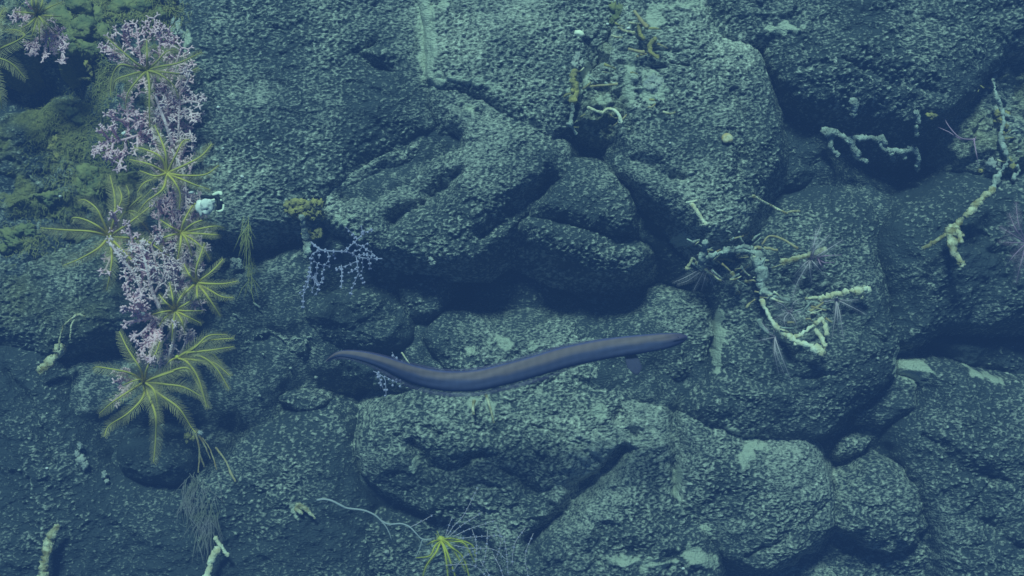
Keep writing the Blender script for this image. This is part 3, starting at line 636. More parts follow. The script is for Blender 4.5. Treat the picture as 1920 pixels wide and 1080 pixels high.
feather_star((238,395), [[(252,380),(266,366),(257,368)],[(262,378),(290,350)],[(258,400),(275,430)],[(225,370),(218,350)],[(242,365),(236,345)],[(258,410),(284,438)],[(225,410),(215,440)]],
  'dim olive feather star half hidden behind the sprawling one', base=.06, am='armd', pm='pind', pl=12, seed=10)
feather_star((-30,112), [[(0,92),(30,78),(46,66),(30,56),(4,57)],[(0,110),(25,122),(48,147)],[(-10,140),(0,180),(4,205)],[(-10,80),(0,30),(10,14)],[(-60,100),(-90,90)],[(-50,140),(-80,170)]],
  'cut off olive feather star reaching in over the dark hollow at the picture edge', base=.14, pl=17, am='armd', pm='pin', seed=11)
feather_star((827,1012), [[(815,1025),(806,1042),(780,1046)],[(818,1035),(800,1060),(790,1090)],[(838,1035),(850,1070),(858,1095)],[(845,1025),(868,1045),(882,1090)],[(850,1015),(872,1020),(890,1055)],
  [(850,1010),(885,1022),(892,1045)],[(835,1040),(842,1100)],[(812,1015),(800,1022)],[(842,1020),(862,1050),(874,1072)]], 'bright lemon yellow feather star drooping at the bottom edge below the eel', base=.06, lift=.03, pl=4.5, am='armb', pm='pinb', cup='armb', rr=.0022, cupr=.007, seed=12)
# pale, thin-armed stars on the dead coral
pg = 'pale feather stars on the dead coral'
pale = dict(am='ghostb', pm='ghostbp', cup='ghostb', name='pale_feather_star', cat='feather star', group=pg, pw=.0005, gap=.0026, rr=.0011, cirri=3, cupr=.003)
feather_star((1520,487), [[(1525,460),(1540,420)],[(1530,465),(1555,440)],[(1540,475),(1580,450)],[(1512,500),(1495,530),(1485,560)],[(1518,500),(1522,530)],[(1508,495),(1490,515)],[(1528,495),(1550,520)],[(1525,470),(1530,430)]],
  'pale feather star at the tip of the yellowish dead branch', pl=9, seed=20, **pale)
feather_star((1327,503), [[(1310,507),(1285,520),(1262,530)],[(1310,512),(1290,526),(1270,533)],[(1322,520),(1315,545)],[(1330,515),(1340,542)],[(1335,510),(1360,530)],[(1318,512),(1300,545)]],
  'pale feather star with a long feathery arm nearest the snout of the eel', pl=8, seed=21, **pale)
feather_star((1568,562), [[(1570,590),(1572,630)],[(1575,590),(1582,640)],[(1590,572),(1625,590)],[(1566,590),(1560,635)],[(1590,563),(1610,562)],[(1550,565),(1535,566)]],
  'pale feather star hanging from the white knobbed dead branch', pl=6, seed=22, **pale)
feather_star((1453,632), [[(1455,660),(1470,700)],[(1462,660),(1482,710)],[(1452,660),(1460,700)],[(1440,620),(1428,605)],[(1435,636),(1415,640)]],
  'pale feather star trailing below the curved white dead branch', pl=6, seed=23, **pale)
feather_star((1480,585), [[(1465,570),(1445,565)],[(1490,600),(1500,625)],[(1470,600),(1478,625)],[(1500,585),(1515,600)],[(1488,568),(1500,560)],[(1465,590),(1450,600)]],
  'fuzzy grey feather star inside the bend of the curved white dead branch', pl=13, base=.02, seed=24, **pale)
pale2 = dict(pale, am='ghost', pm='ghostp', cup='ghost')
feather_star((1826,262), [[(1800,260),(1780,248),(1758,238)],[(1800,258),(1778,235),(1766,210)],[(1830,285),(1835,310)]], 'lilac feather star with two arms reaching into the dark cave', pl=1.6, seed=25, **dict(pale2, rr=.0016))
feather_star((1925,455), [[(1905,430),(1892,400)],[(1895,455),(1872,453)],[(1900,480),(1885,500)],[(1910,420),(1905,380)],[(1915,490),(1905,530)],[(1900,440),(1875,425)]], 'lilac fuzzy feather star cut by the picture edge', pl=12, seed=26, **pale2)
feather_star((1534,484), [[(1545,492),(1565,492)],[(1538,495),(1548,506)],[(1545,480),(1578,478)]], 'tiny magenta feather star beside the pale one on the yellowish branch', pl=2.5, seed=27, **dict(pale2, rr=.0014))

# ------------------------------------------------------------------ branching pink corals
def coral(label, stems, lift=.03, mt='pink', trunk=None, name='pink_coral', cat='coral', seed=0, twig=26, dens=1.0, group='pink corals growing on the wall', r0=.0026, depth=.02):
    """stems: list of pixel polylines; each becomes one branch mesh with forking twigs and knobbly stubs"""
    rs = random.Random(seed); root = None
    def stub(mb, a, d, L, r, lv):
        # a small twig that forks again
        d = d.normalized(); n = max(2, int(L / .005)); P = [a]
        for i in range(n):
            d = (d + Vector((rs.uniform(-.38, .38), rs.uniform(-.25, .25), rs.uniform(-.38, .38)))).normalized(); P.append(P[-1] + d * (L / n))
        tube(mb, P, lambda t: r * (1 - .2 * t), 5)
        for i in range(1, n + 1):
            if lv > 0 and (i == n or rs.random() < .55):
                for sg in ((1, -1) if i == n else (rs.choice((1, -1)),)):
                    sd = d.cross(Vector((0, 1, 0))); sd = (sd * sg * rs.uniform(.7, 1.1) + d * .7 + Vector((0, rs.uniform(-.4, .4), 0)))
                    stub(mb, P[i], sd, L * rs.uniform(.38, .6) if lv > 1 else rs.uniform(.004, .007), r * .88, lv - 1)
    for k, st in enumerate(stems):
        p0 = at(*st[0], lift * .4)
        if root is None: root = empty(name, p0, label, cat, group)
        hs = [-p0.y]
        n = len(st) - 1; y0 = -p0.y
        ctl = []
        for i, q in enumerate(st):
            t = i / n; h = y0 + lift * (.5 + .5 * t) + rs.uniform(-depth, depth) * .5 * (i > 0)
            s0 = -at(q[0], q[1], .008).y; h = max(h, s0) if s0 - h < .06 else h
            ctl.append(pt(q[0], q[1], h))
        P = catmull(ctl, .0055); mb = MB()
        th = r0 * (1.5 if trunk and k < trunk else 1)
        tube(mb, P, lambda t: th * (1 - .35 * t), 6)
        for i in range(2, len(P)):
            if rs.random() < .75 * dens or i == len(P) - 1:
                tg = (P[i] - P[i - 1]).normalized(); sd = tg.cross(Vector((0, 1, 0)))
                for sg in ((1, -1) if rs.random() < .3 or i == len(P) - 1 else (rs.choice((1, -1)),)):
                    d = sd * sg + tg * rs.uniform(.3, .9) + Vector((0, rs.uniform(-.5, .3), 0))
                    t = i / len(P)
                    big = rs.random() < .45
                    stub(mb, P[i], d, (twig * .001 * rs.uniform(.5, 1.0)) * (1 - .5 * t) if big else rs.uniform(.004, .008), r0 * .72, 2 if big else 0)
        mb.build('trunk' if trunk and k < trunk else 'branch', M['core' if trunk and k < trunk else mt], root)
    return root
coral('small pink coral hanging below the topmost green feather star', [[(80,30),(88,60),(84,95),(80,115)],[(80,35),(100,65),(115,95),(122,110)],[(72,25),(50,30),(25,38)],[(70,20),(55,12),(45,-10)],[(86,60),(65,78),(60,100)],[(100,65),(112,70),(125,85)]], lift=.09, seed=3, twig=18)
coral('bushy pink coral in the green crusted corner above the dull feather star', [[(290,200),(270,150),(262,100),(255,45)],[(266,110),(235,75),(232,55)],[(268,140),(235,115),(200,85)],[(285,170),(298,110),(300,60)],[(240,118),(222,100),(205,102)],[(262,90),(285,62),(290,50)],
  [(295,180),(325,130),(340,90)],[(300,190),(335,160),(352,125)],[(290,120),(320,90),(328,70)]], lift=.06, seed=4, twig=28)
coral('dusty pink coral thicket reaching towards the flat slab above the yellow feather star', [[(340,310),(335,250),(337,190),(340,140)],[(337,195),(355,190),(374,193)],[(335,215),(355,205),(360,225)],[(333,240),(352,235),(358,255)],[(332,260),(320,230),(322,190)],[(336,300),(348,275),(350,255)],[(333,180),(348,160),(356,135)],[(325,250),(312,215),(308,180)]], lift=.075, mt='pinkd', seed=5, twig=24)
coral('pink coral with a bare white speckled trunk between two thickets', [[(325,275),(312,235),(300,205),(292,180)],[(322,280),(345,330),(350,390)],[(300,215),(285,235),(290,260)],[(310,235),(315,205),(310,180)],[(318,262),(300,280),(288,285)]], lift=.085, trunk=1, seed=6, twig=20, mt='pinkd')
coral('open pink fan coral with a white speck, spread flat against the green crust', [[(300,255),(275,250),(245,258),(230,262),(205,265),(190,270)],[(240,256),(240,225),(235,190),(225,180)],[(236,262),(232,290),(218,318)],[(205,264),(195,250),(184,245)],[(212,263),(210,280),(204,292)],[(240,240),(225,225),(198,215)],
  [(262,252),(265,235),(262,215)],[(278,250),(280,228),(276,212)],[(222,260),(212,245),(212,238)],[(200,268),(188,280)],[(258,256),(258,278)],[(275,252),(290,265),(295,285)],[(240,222),(255,228),(252,218)]], lift=.07, seed=7, twig=17, depth=.008)
coral('pink coral fan in the column between the yellow feather star and the white sponge', [[(310,470),(300,430),(298,400),(292,355)],[(308,440),(325,415),(320,380),(312,340)],[(306,435),(296,430),(290,433)],[(312,450),(340,420),(352,400)],[(305,400),(298,385),(300,372)],[(325,400),(340,385),(345,370)],[(312,380),(326,360),(330,345)]], lift=.07, seed=8, twig=22)
coral('dense dusty pink coral filling the column beside the white sponge', [[(350,470),(352,420),(348,370),(340,330)],[(360,450),(368,420),(372,395)],[(352,420),(365,390),(362,365)],[(345,480),(335,440),(330,400)],[(355,460),(345,500),(338,540)],[(372,520),(375,480),(378,440)]], lift=.06, mt='pinkd', seed=9, twig=22)
coral('pink coral with a pale diagonal trunk under the sprawling olive feather star', [[(268,548),(252,515),(232,490),(205,455)],[(222,478),(225,440),(215,400)],[(240,500),(248,460),(240,420)],[(255,520),(238,530),(240,545)],[(215,470),(205,490),(198,505)],[(262,540),(270,500),(262,465)]], lift=.06, trunk=1, seed=10, twig=17)
coral('tall pink coral clump in the middle of the column above the small round feather star', [[(300,580),(285,545),(275,500),(262,460)],[(280,520),(290,490),(285,460),(295,445)],[(290,550),(310,510),(305,475)],[(300,570),(322,530),(330,490)],[(320,560),(345,520),(350,480)],[(298,560),(275,560),(262,545)],[(310,520),(325,500),(318,470)],[(340,530),(355,505),(362,480)]], lift=.07, trunk=1, seed=11, twig=24, mt='pinkd')
coral('bright pink coral tuft jutting over the dark hollow low in the column', [[(300,600),(275,590),(255,570),(240,560)],[(285,595),(262,600),(238,605)],[(290,600),(265,625),(248,632)],[(292,605),(275,640),(258,645)],[(262,575),(255,555),(262,545)],[(275,640),(268,660),(262,672)],[(290,610),(290,640),(280,670)],[(265,600),(258,585),(238,578)]], lift=.09, seed=12, twig=17, r0=.0034)
coral('dusty pink coral base of the column above the largest feather star', [[(300,700),(302,650),(305,600)],[(315,690),(325,650),(330,610)],[(290,690),(285,650),(280,610)],[(330,680),(345,650),(355,620)],[(308,640),(320,620),(318,590)],[(275,700),(265,675)],[(335,640),(350,600),(362,570)]], lift=.05, mt='pinkd', seed=13, twig=24)
coral('pink coral bridging the yellow feather star and the thicket above it', [[(318,330),(300,300),(292,268)],[(322,335),(335,300),(345,270)],[(310,320),(318,285),(325,262)],[(305,335),(285,315),(270,300)],[(330,350),(352,330),(362,305)]], lift=.05, seed=21, twig=20)
coral('pink coral spray below the white sponge reaching the long parallel arms', [[(330,520),(345,480),(365,450)],[(320,500),(310,470),(298,450)],[(335,560),(352,540),(368,500)],[(300,530),(285,500),(250,470)],[(345,600),(362,570),(372,545)]], lift=.055, seed=22, twig=22)
coral('slim white coral stalk standing upright in the lowest part of the column', [[(314,682),(320,660),(326,635),(328,605)]], lift=.10, trunk=1, seed=14, twig=6, dens=.4)
coral('small pink coral tuft beside the centre of the largest feather star', [[(262,712),(240,712),(215,715)],[(250,715),(230,735),(212,752)],[(245,712),(232,700),(218,700)],[(238,724),(228,745)]], lift=.07, seed=15, twig=13)

# ------------------------------------------------------------------ bluish bead coral and other beaded sprays
def beaded(label, root_px, strands, name='bead_coral', cat='coral', hgt=.06, r=.0011, br=.0021, gap=.0075, main=1, seed=0, ms='bead', mp='beadp', group=None, lie=True):
    rs = random.Random(seed); root = empty(name, at(*root_px, hgt * .5), label, cat, group); y0 = -at(*root_px, hgt * .5).y
    if lie: y0 = max(y0, max(-at(q[0], q[1], .015).y for st in strands for q in st if 0 < q[1] < 1080))
    for k, st in enumerate(strands):
        P = catmull([pt(x, y, y0 + hgt * .5 * math.sin(.7 * i + k) * .3 + hgt * .3) for i, (x, y) in enumerate(st)], .003)
        mb = MB(); tube(mb, P, lambda t: (r * 1.7 if k < main else r) * (1 - .35 * t), 5)
        o = mb.build('stem' if k < main else 'branch', M[ms], root)
        if gap:
            b = MB(); acc = 0; sg = 1
            for i in range(1, len(P)):
                acc += (P[i] - P[i - 1]).length
                if acc > gap * (1.6 if k < main else 1) * rs.uniform(.8, 1.2):
                    acc = 0; tg = (P[i] - P[i - 1]).normalized(); sd = tg.cross(Vector((0, 1, 0))); sg = -sg
                    for s_ in ((1, -1) if rs.random() < .5 else (sg,)):
                        add_ball(b, P[i] + sd * (s_ * br * .8), br * rs.uniform(.75, 1.15), 6, 5)
            if b.v: b.build('polyps', M[mp], o)
    return root
beaded('pale blue bead coral branching out over the dark gap from a yellow sponge', (583,454), [
 [(583,454),(592,462),(603,469),(622,471),(644,472),(657,475),(668,481),(690,485),(717,485)],
 [(603,470),(587,475),(583,485),(582,500),(578,520),(570,545),(568,576)],
 [(644,472),(656,462),(668,451),(676,443),(683,436),(700,431)],[(648,426),(659,437),(668,449)],[(677,423),(679,431),(682,438)],[(661,455),(680,463),(703,479)],[(656,476),(674,468),(688,456)],
 [(668,482),(670,494),(671,506),(677,520),(684,535)],[(672,513),(664,532),(656,557)],[(680,485),(680,498),(679,512)],[(692,485),(694,504)],[(667,491),(650,498),(631,505)],[(640,497),(641,515),(640,541)],
 [(600,469),(598,485)],[(614,472),(617,485),(607,503),(605,523)],[(626,472),(627,487)],[(586,482),(592,492),(601,496),(618,499)],[(595,495),(593,522),(596,535)],[(607,500),(603,530)],
 [(668,481),(685,477),(697,481)],[(583,500),(575,540),(562,548)],[(590,515),(598,540),(588,555)],[(671,505),(660,508),(652,515)],[(582,510),(590,530),(584,548)]], seed=1, main=1, hgt=.11)
beaded('small white bead coral tufts dangling under the rear half of the eel', (712,690), [[(700,696),(712,702),(722,712),(724,742)],[(708,700),(716,722),(720,735)],[(722,706),(733,712),(738,722)],[(735,715),(750,715),(752,728)],[(735,660),(742,672),(752,680)],[(735,668),(745,678)],[(712,712),(714,728)]], name='bead_coral', seed=2, hgt=.03, br=.0024, r=.0006, gap=.006)
beaded('pale whip coral lying in a long wavy line below the huge wrinkled pillow', (706,968), [[(594,938),(607,936),(622,939),(640,948),(652,953),(682,957),(703,966),(716,977),(730,983),(752,982),(768,988),(780,1000),(792,1011),(810,1011)],[(706,968),(722,985),(730,1000),(734,1012)],[(792,1012),(786,1030),(778,1048)]], name='whip_coral', gap=0, hgt=.03, r=.0012, ms='whip', seed=3)
beaded('wide spray of fine beaded threads beside the lemon yellow feather star', (835,1008), [[(835,1005),(842,985),(848,968)],[(838,1005),(852,985),(870,965),(895,915)],[(842,1006),(866,985),(905,960)],[(850,1006),(880,992),(930,975)],[(858,1010),(900,1006),(940,1004)],[(885,992),(893,1020),(892,1060)],[(914,995),(912,1030),(905,1060)],
  [(850,1022),(880,1028),(925,1030),(950,1050)],[(945,1005),(950,1040),(953,1080)],[(770,988),(790,978),(812,965)],[(835,1060),(870,1058),(895,1064),(915,1085)],[(900,1050),(915,1075),(925,1095)],[(985,990),(965,1020),(960,1060)],[(925,1040),(940,1070),(945,1095)],[(1000,1000),(985,1040),(990,1080)],[(930,985),(940,1010),(930,1050)],[(895,1030),(870,1045),(850,1070)]],
  name='thread_coral', main=0, gap=.0085, hgt=.05, r=.0006, br=.0013, ms='ghostb', mp='bead', seed=4)

# ------------------------------------------------------------------ dead coral branches
def dead_branch(label, lines, mt='dead', name='dead_coral_branch', cat='dead coral', off=.02, knob=.35, seed=0, group=None, caps=True):
    """lines: (pixel polyline, radius mm at the start, radius mm at the end)"""
    rs = random.Random(seed); root = None
    for k, (st, r1, r2) in enumerate(lines):
        ctl = []
        for i, q in enumerate(st): ctl.append(at(q[0], q[1], off))
        # keep it stiff: even out sudden steps of depth
        ys = [c.y for c in ctl]; ym = sorted(ys)[0]
        ctl = [pt(q[0], q[1], -(.35 * y + .65 * ym)) for q, y in zip(st, ys)]
        P = catmull(ctl, .0035); ph = rs.uniform(0, 9)
        if root is None: root = empty(name, P[0], label, cat, group)
        mb = MB(); L = len(P)
        nzv = [rs.uniform(-1, 1) for _ in range(L + 3)]
        rf = lambda t: .00102 * (r1 + (r2 - r1) * t) * (1 + knob * (.35 * math.sin(t * L * .31 + ph) + .55 * nzv[int(t * (L - 1))] + .3 * nzv[int(t * (L - 1)) // 3]))
        tube(mb, [p + Vector((rs.uniform(-1, 1), 0, rs.uniform(-1, 1))) * (.0009 * r1 * knob) for p in P], rf, 9)
        for i in range(3, L - 1, 3):
            if rs.random() < knob * .6:
                a = rs.uniform(0, 6.28); r = rf(i / L)
                add_ball(mb, P[i] + Vector((math.cos(a) * r, -abs(rs.uniform(0, 1)) * r, math.sin(a) * r)) * .8, r * rs.uniform(.3, .7), 8, 6, jitter=.3, seed=i)
        if caps: add_ball(mb, P[-1], .001 * r2 * 1.15, 10, 8, jitter=.28, seed=k); add_ball(mb, P[0], .001 * r1 * 1.05, 10, 8, jitter=.28, seed=k + 7)
        mb.build('trunk' if k == 0 else 'branch', M[mt], root)
    return root
DG = 'dead coral pieces lying in the tangle'
dead_branch('short pale stick standing at the upper edge of the dead coral tangle', [([(1298,384),(1308,398),(1322,420)],3.2,3.8),([(1288,380),(1298,378),(1306,376)],1.8,1.8)], 'deadw', seed=1, knob=.2, group=DG)
dead_branch('long thin bent pale stick above the dead coral tangle', [([(1413,368),(1430,378),(1450,388),(1475,400)],2.8,1.8),([(1472,400),(1485,396),(1498,396)],2,2.2)], 'dead', seed=2, knob=.15, group=DG)
dead_branch('brown bow shaped twig arched over the dead coral tangle', [([(1430,457),(1440,444),(1452,443),(1470,450),(1494,465)],1.8,2.2)], 'brown', seed=3, knob=.15, group=DG, off=.035)
dead_branch('yellowish dead branch with a pale knobbed end holding two feather stars', [([(1470,491),(1490,486),(1515,478),(1545,469)],6,4.5)], 'dead', seed=4, knob=.3, group=DG, off=.03)
dead_branch('thick silt covered stump in the middle of the tangle', [([(1420,480),(1426,500),(1428,525),(1432,548)],9,7),([(1432,548),(1455,556),(1478,562)],4,3.2),([(1425,480),(1400,470),(1360,468)],6,4)], 'deadg', seed=5, knob=.5, group=DG, off=.045)
dead_branch('forked silty dead coral nearest the snout of the eel', [([(1315,500),(1318,480),(1322,455)],6,4.5),([(1316,492),(1335,478),(1360,472)],5,4),([(1360,472),(1395,462),(1410,464)],5,3)], 'deadg', seed=6, knob=.5, group=DG, off=.09)
dead_branch('small white tipped hook of dead coral at the dark hollow', [([(1299,485),(1292,497),(1288,503)],2.6,3.4),([(1288,503),(1297,506)],3,3)], 'deadw', seed=7, knob=.2, group=DG, off=.035)
dead_branch('straight pale twig slanting over the forked silty coral', [([(1306,493),(1325,508),(1350,526)],2.6,2.2)], 'dead', seed=8, knob=.2, group=DG, off=.04)
dead_branch('horizontal brown twig with a white end in the tangle', [([(1345,486),(1362,486),(1376,490)],2.4,1.8)], 'brown', seed=9, knob=.2, group=DG, off=.03)
dead_branch('dark brown stick with torn pale end in the tangle', [([(1378,468),(1405,468),(1430,464),(1456,469)],4.5,2)], 'brown', seed=10, knob=.25, group=DG, off=.035)
dead_branch('white sliver of dead coral below the dark brown stick', [([(1381,479),(1390,480),(1401,478)],1.8,1.4)], 'deadw', seed=11, knob=.1, group=DG, off=.04)
dead_branch('stubby yellow white dead twig hanging between two silty stumps', [([(1373,512),(1379,522),(1385,532)],3.2,2.6)], 'dead', seed=12, knob=.3, group=DG, off=.03)
dead_branch('curved white dead coral branch ending in a forked knobbly club', [([(1428,563),(1436,582),(1448,602),(1464,620),(1480,632)],3.6,5.5),([(1480,632),(1500,628),(1518,615),(1530,606)],5.5,3.4),([(1480,632),(1500,643),(1520,650),(1540,660)],5.5,7),([(1530,606),(1540,598),(1548,612),(1550,626)],3.5,4),([(1530,620),(1540,632),(1547,648)],3.5,3.5)], 'deadw', seed=13, knob=.5, group=DG, off=.035)
dead_branch('small pale stub beside the curved white dead branch', [([(1424,602),(1428,612),(1440,624)],4,1.8)], 'deadg', seed=14, knob=.2, group=DG, off=.03)
dead_branch('white knobbed dead branch lying level above the curved one', [([(1540,560),(1556,556),(1578,550),(1600,546),(1626,544)],5,5.5),([(1612,548),(1614,556)],4,4)], 'deadw', seed=15, knob=.6, group=DG, off=.03)
dead_branch('yellow brown dead twig at the blunt end of the level knobbed branch', [([(1540,563),(1528,558),(1512,560)],4,2.4)], 'dead', seed=16, knob=.3, group=DG, off=.025)
for i, (x, y, l) in enumerate([(1399,437,'tiny yellow crumb of dead coral above the dark brown stick'),(1409,444,'tiny white crumb of dead coral above the dark brown stick'),(1400,528,'tiny pale crumb below the silt covered stump'),(1383,549,'tiny yellowish crumb low in the tangle'),(1525,588,'tiny pale crumb above the knobbly club')]):
    mb = MB(); add_ball(mb, at(x, y, .006), .0042, 10, 7, (1.2, 1, .8), .2, i); tag(mb.build('coral_crumb', M['dead']), l, 'dead coral', 'crumbs of dead coral')
dead_branch('forked white dead branch with three ends on the shaded pillow', [([(1860,355),(1838,375),(1815,400),(1792,424),(1778,438)],5,7),([(1780,436),(1758,450),(1732,465)],3.6,3),([(1785,436),(1784,455),(1790,472),(1803,495)],7.5,6),([(1792,428),(1800,440),(1800,452)],7,5)], 'dead', seed=17, knob=.55, off=.05)
dead_branch('knobbly silted dead coral crawling across the mouth of the dark cave', [([(1548,246),(1570,250),(1590,262),(1600,275),(1608,290)],7,5),([(1590,262),(1620,258),(1645,262),(1660,280),(1690,284)],5,4),([(1600,280),(1608,298),(1624,302)],5,4),([(1645,262),(1655,258),(1660,268)],5,4),([(1690,284),(1712,280),(1722,295),(1720,316)],4.5,4.5),([(1690,284),(1696,294)],5,4.5),([(1670,286),(1674,297)],4,4),([(1558,256),(1556,272),(1570,290)],5,4)], 'deadg', seed=18, knob=.45, off=.05, name='dead_coral_branch')
dead_branch('dead coral stalk with small yellow ends at the bottom corner below the wide slope', [([(107,988),(98,1003),(92,1020)],5,8),([(92,1020),(86,1050),(80,1090)],8,9),([(96,1005),(92,1018)],7,7)], 'dead', seed=19, knob=.45, off=.03)
dead_branch('pale dead coral stick standing at the bottom edge under the frayed strands', [([(408,1030),(398,1050),(386,1090)],5.5,7),([(405,1010),(412,1020),(426,1040)],4,3.5)], 'deadw', seed=20, knob=.3, off=.03)
dead_branch('silted dead coral club with two thin curling twigs over the dark ledge', [([(78,694),(90,682),(104,668),(112,655)],7.5,9),([(110,655),(112,635),(118,612)],2,1.4),([(118,612),(128,602),(142,592)],1.4,1.8),([(142,592),(134,610),(132,636)],2.4,1.2),([(142,592),(150,590),(159,593)],2.6,1.2)], 'dead', seed=21, knob=.35, off=.04)
dead_branch('brown and white arch of dead coral in the littered crack', [([(1104,202),(1115,207),(1128,212)],2.6,3),([(1128,212),(1140,204),(1152,207),(1160,215),(1164,228)],2,3.6)], 'deadw', seed=22, knob=.2, off=.03)
dead_branch('thin level twig with a white end in the littered crack', [([(1108,162),(1130,160),(1156,158)],1.6,2.2)], 'brown', seed=23, knob=.2, off=.03)
dead_branch('upright yellow crusted stalk in the littered crack', [([(1078,135),(1074,150),(1080,168),(1074,188)],5,6.5)], 'sponge', seed=24, knob=.35, off=.02)
dead_branch('lower crusted stalk ending in a pale tip below the littered crack', [([(1074,192),(1073,212),(1070,232)],4,4),([(1064,232),(1074,240),(1080,250)],2.6,2.6)], 'deadg', seed=25, knob=.35, off=.02)
dead_branch('flat pale twig lying high in the littered crack', [([(1160,52),(1172,58),(1188,62)],2,2.6)], 'dead', seed=26, knob=.2, off=.03)
dead_branch('longer brown twig slanting at the top of the littered crack', [([(1190,22),(1200,36),(1212,50)],2.4,3.6)], 'brown', seed=27, knob=.25, off=.03)
dead_branch('yellow brown crusted twig bent beside the littered crack', [([(1200,50),(1198,62),(1206,72)],4,3),([(1228,74),(1218,85),(1222,100),(1232,106)],4,3.5)], 'sponge', seed=28, knob=.3, off=.02)
dead_branch('thin pointed brown splinter crossing the littered crack', [([(1180,92),(1195,96),(1206,98)],2.2,2.8)], 'brown', seed=29, knob=.15, off=.03)
dead_branch('small pale twig on the shadow side of the pale sediment streak', [([(1270,612),(1269,622)],1.2,1)], 'deadg', seed=30, knob=.1)
dead_branch('thin pale stick poking up behind the rear half of the eel', [([(754,662),(762,674),(772,688)],1.6,1.2)], 'deadw', seed=31, knob=.1, off=.03)
dead_branch('thin pale stick standing just under the belly of the eel', [([(911,740),(918,760),(926,792)],2.6,1.6)], 'dead', seed=32, knob=.15, off=.02)
dead_branch('short pale stub beside the thin stick under the belly of the eel', [([(889,752),(887,764),(888,776)],3,2)], 'dead', seed=33, knob=.2, off=.02)
dead_branch('tangle of thin brown twigs under the tip of the feather star arm', [([(368,815),(374,845),(372,885)],1.6,1.4),([(374,818),(385,838),(394,860)],1.6,1.2),([(380,822),(395,845),(406,880)],1.2,1.0),([(405,840),(422,862),(432,885),(441,902)],1.6,1.8),([(374,850),(383,875)],1.2,1.4)], 'brown', seed=34, knob=.35, off=.05)
dead_branch('pale frayed knob on the wide slope beside the whip coral', [([(560,948),(572,952),(580,960),(590,972)],5,1.6),([(556,955),(565,962)],4,3)], 'dead', seed=35, knob=.3, off=.012)
dead_branch('long crusted stalk hanging down the crumbly rock at the picture edge', [([(1862,150),(1868,180),(1882,215),(1876,260),(1890,300),(1872,330),(1862,352)],2.5,4.5),([(1882,215),(1900,222)],3,2.4),([(1890,300),(1910,318),(1900,335)],3,2.4)], 'deadg', seed=41, knob=.9, off=.012)
dead_branch('clump of silted stubs hanging in the shade above the cave', [([(1600,190),(1602,205),(1600,214)],6,5),([(1718,212),(1722,228)],5,4),([(1718,238),(1719,252)],4.5,4)], 'deadg', seed=36, knob=.35, off=.02)

def litter(regs, noun, group, mt, seed, off, lmin, lmax):
    rs = random.Random(seed); word = dict(dead='yellowish', brown='brown', deadg='silty grey', deadw='whitish', sponge='yellow crusted')
    made = {}
    for x0, y0, sx, sy, n, where in regs:
        for i in range(n):
            x = rs.gauss(x0, sx); y = rs.gauss(y0, sy); a = rs.uniform(-.9, .9); L = rs.uniform(lmin, lmax); k = rs.choice(mt)
            q = [(x + L * (t - .5) * math.cos(a) + rs.uniform(-2, 2), y + L * (t - .5) * math.sin(a) + rs.uniform(-2, 2)) for t in (0, .5, 1)]
            P = catmull([at(x, y, off) + Vector(((u - x) * .00095, rs.uniform(-.004, .004), (y - v) * .00095)) for u, v in q], .004)
            r1 = rs.uniform(.0010, .0027); nz = [rs.uniform(.7, 1.3) for _ in range(len(P) + 1)]
            mb = MB(); tube(mb, P, lambda t: r1 * nz[int(t * (len(P) - 1))] * (1 - .4 * t), 7)
            made.setdefault((k, where), []).append((L, mb.build('broken_coral_twig', M[k])))
    for (k, where), lst in made.items():
        lst.sort(key=lambda t: -t[0]); n = len(lst)
        rank = {1: [''], 2: ['longer ', 'shorter '], 3: ['longest ', 'middling ', 'shortest ']}.get(n) or ['longest ', 'second longest '] + ['third longest ', 'fourth longest ', 'fifth longest '][:n - 3] + ['shortest ']
        for q, (L, o) in enumerate(lst): tag(o, rank[q] + word[k] + ' ' + noun + ' ' + where, 'dead coral', group)
litter([(1330,475,22,16,12,'around the forked silty coral'),(1395,480,28,20,13,'beside the dark brown stick'),(1410,520,24,20,9,'against the silt covered stump'),(1345,505,20,15,5,'under the slanting pale twig'),(1450,555,24,8,7,'at the foot of the stump'),(1400,448,25,8,5,'under the brown bow shaped twig'),(1510,600,16,14,7,'inside the knobbly club'),(1540,572,18,8,4,'below the level knobbed branch')],
       'coral scrap', 'broken twigs in the dead coral tangle', ['dead', 'brown', 'deadg', 'deadw', 'deadg'], 5, .05, 10, 34)
litter([(1180,60,22,14,6,'at the top of the littered crack'),(1225,100,20,20,7,'on the slab side of the littered crack'),(1118,140,18,18,6,'beside the yellow crusted stalk'),(1090,195,10,24,5,'below the yellow crusted stalk'),(1150,225,18,12,5,'around the dead coral arch'),(1240,170,18,16,4,'on the pale sediment beside the crack')],
       'flake', 'broken flakes in the littered crack', ['deadg', 'brown', 'sponge', 'dead'], 6, .014, 8, 26)
litter([(1875,225,15,22,7,'among the yellow sponge knobs'),(1880,300,18,16,6,'beside the white sponge cap'),(1850,160,10,14,4,'under the white sponge flecks')],
       'stub', 'crusted stubs on the crumbly rock', ['deadg', 'sponge', 'dead'], 8, .008, 7, 20)
litter([(440,560,30,20,4,'beside the lowest coral stars'),(560,640,50,15,6,'above the tail of the eel'),(480,650,35,18,4,'on the knobbly dark block')],
       'coral chip', 'coral chips on the rough blocks', ['deadg'], 9, .004, 5, 14)

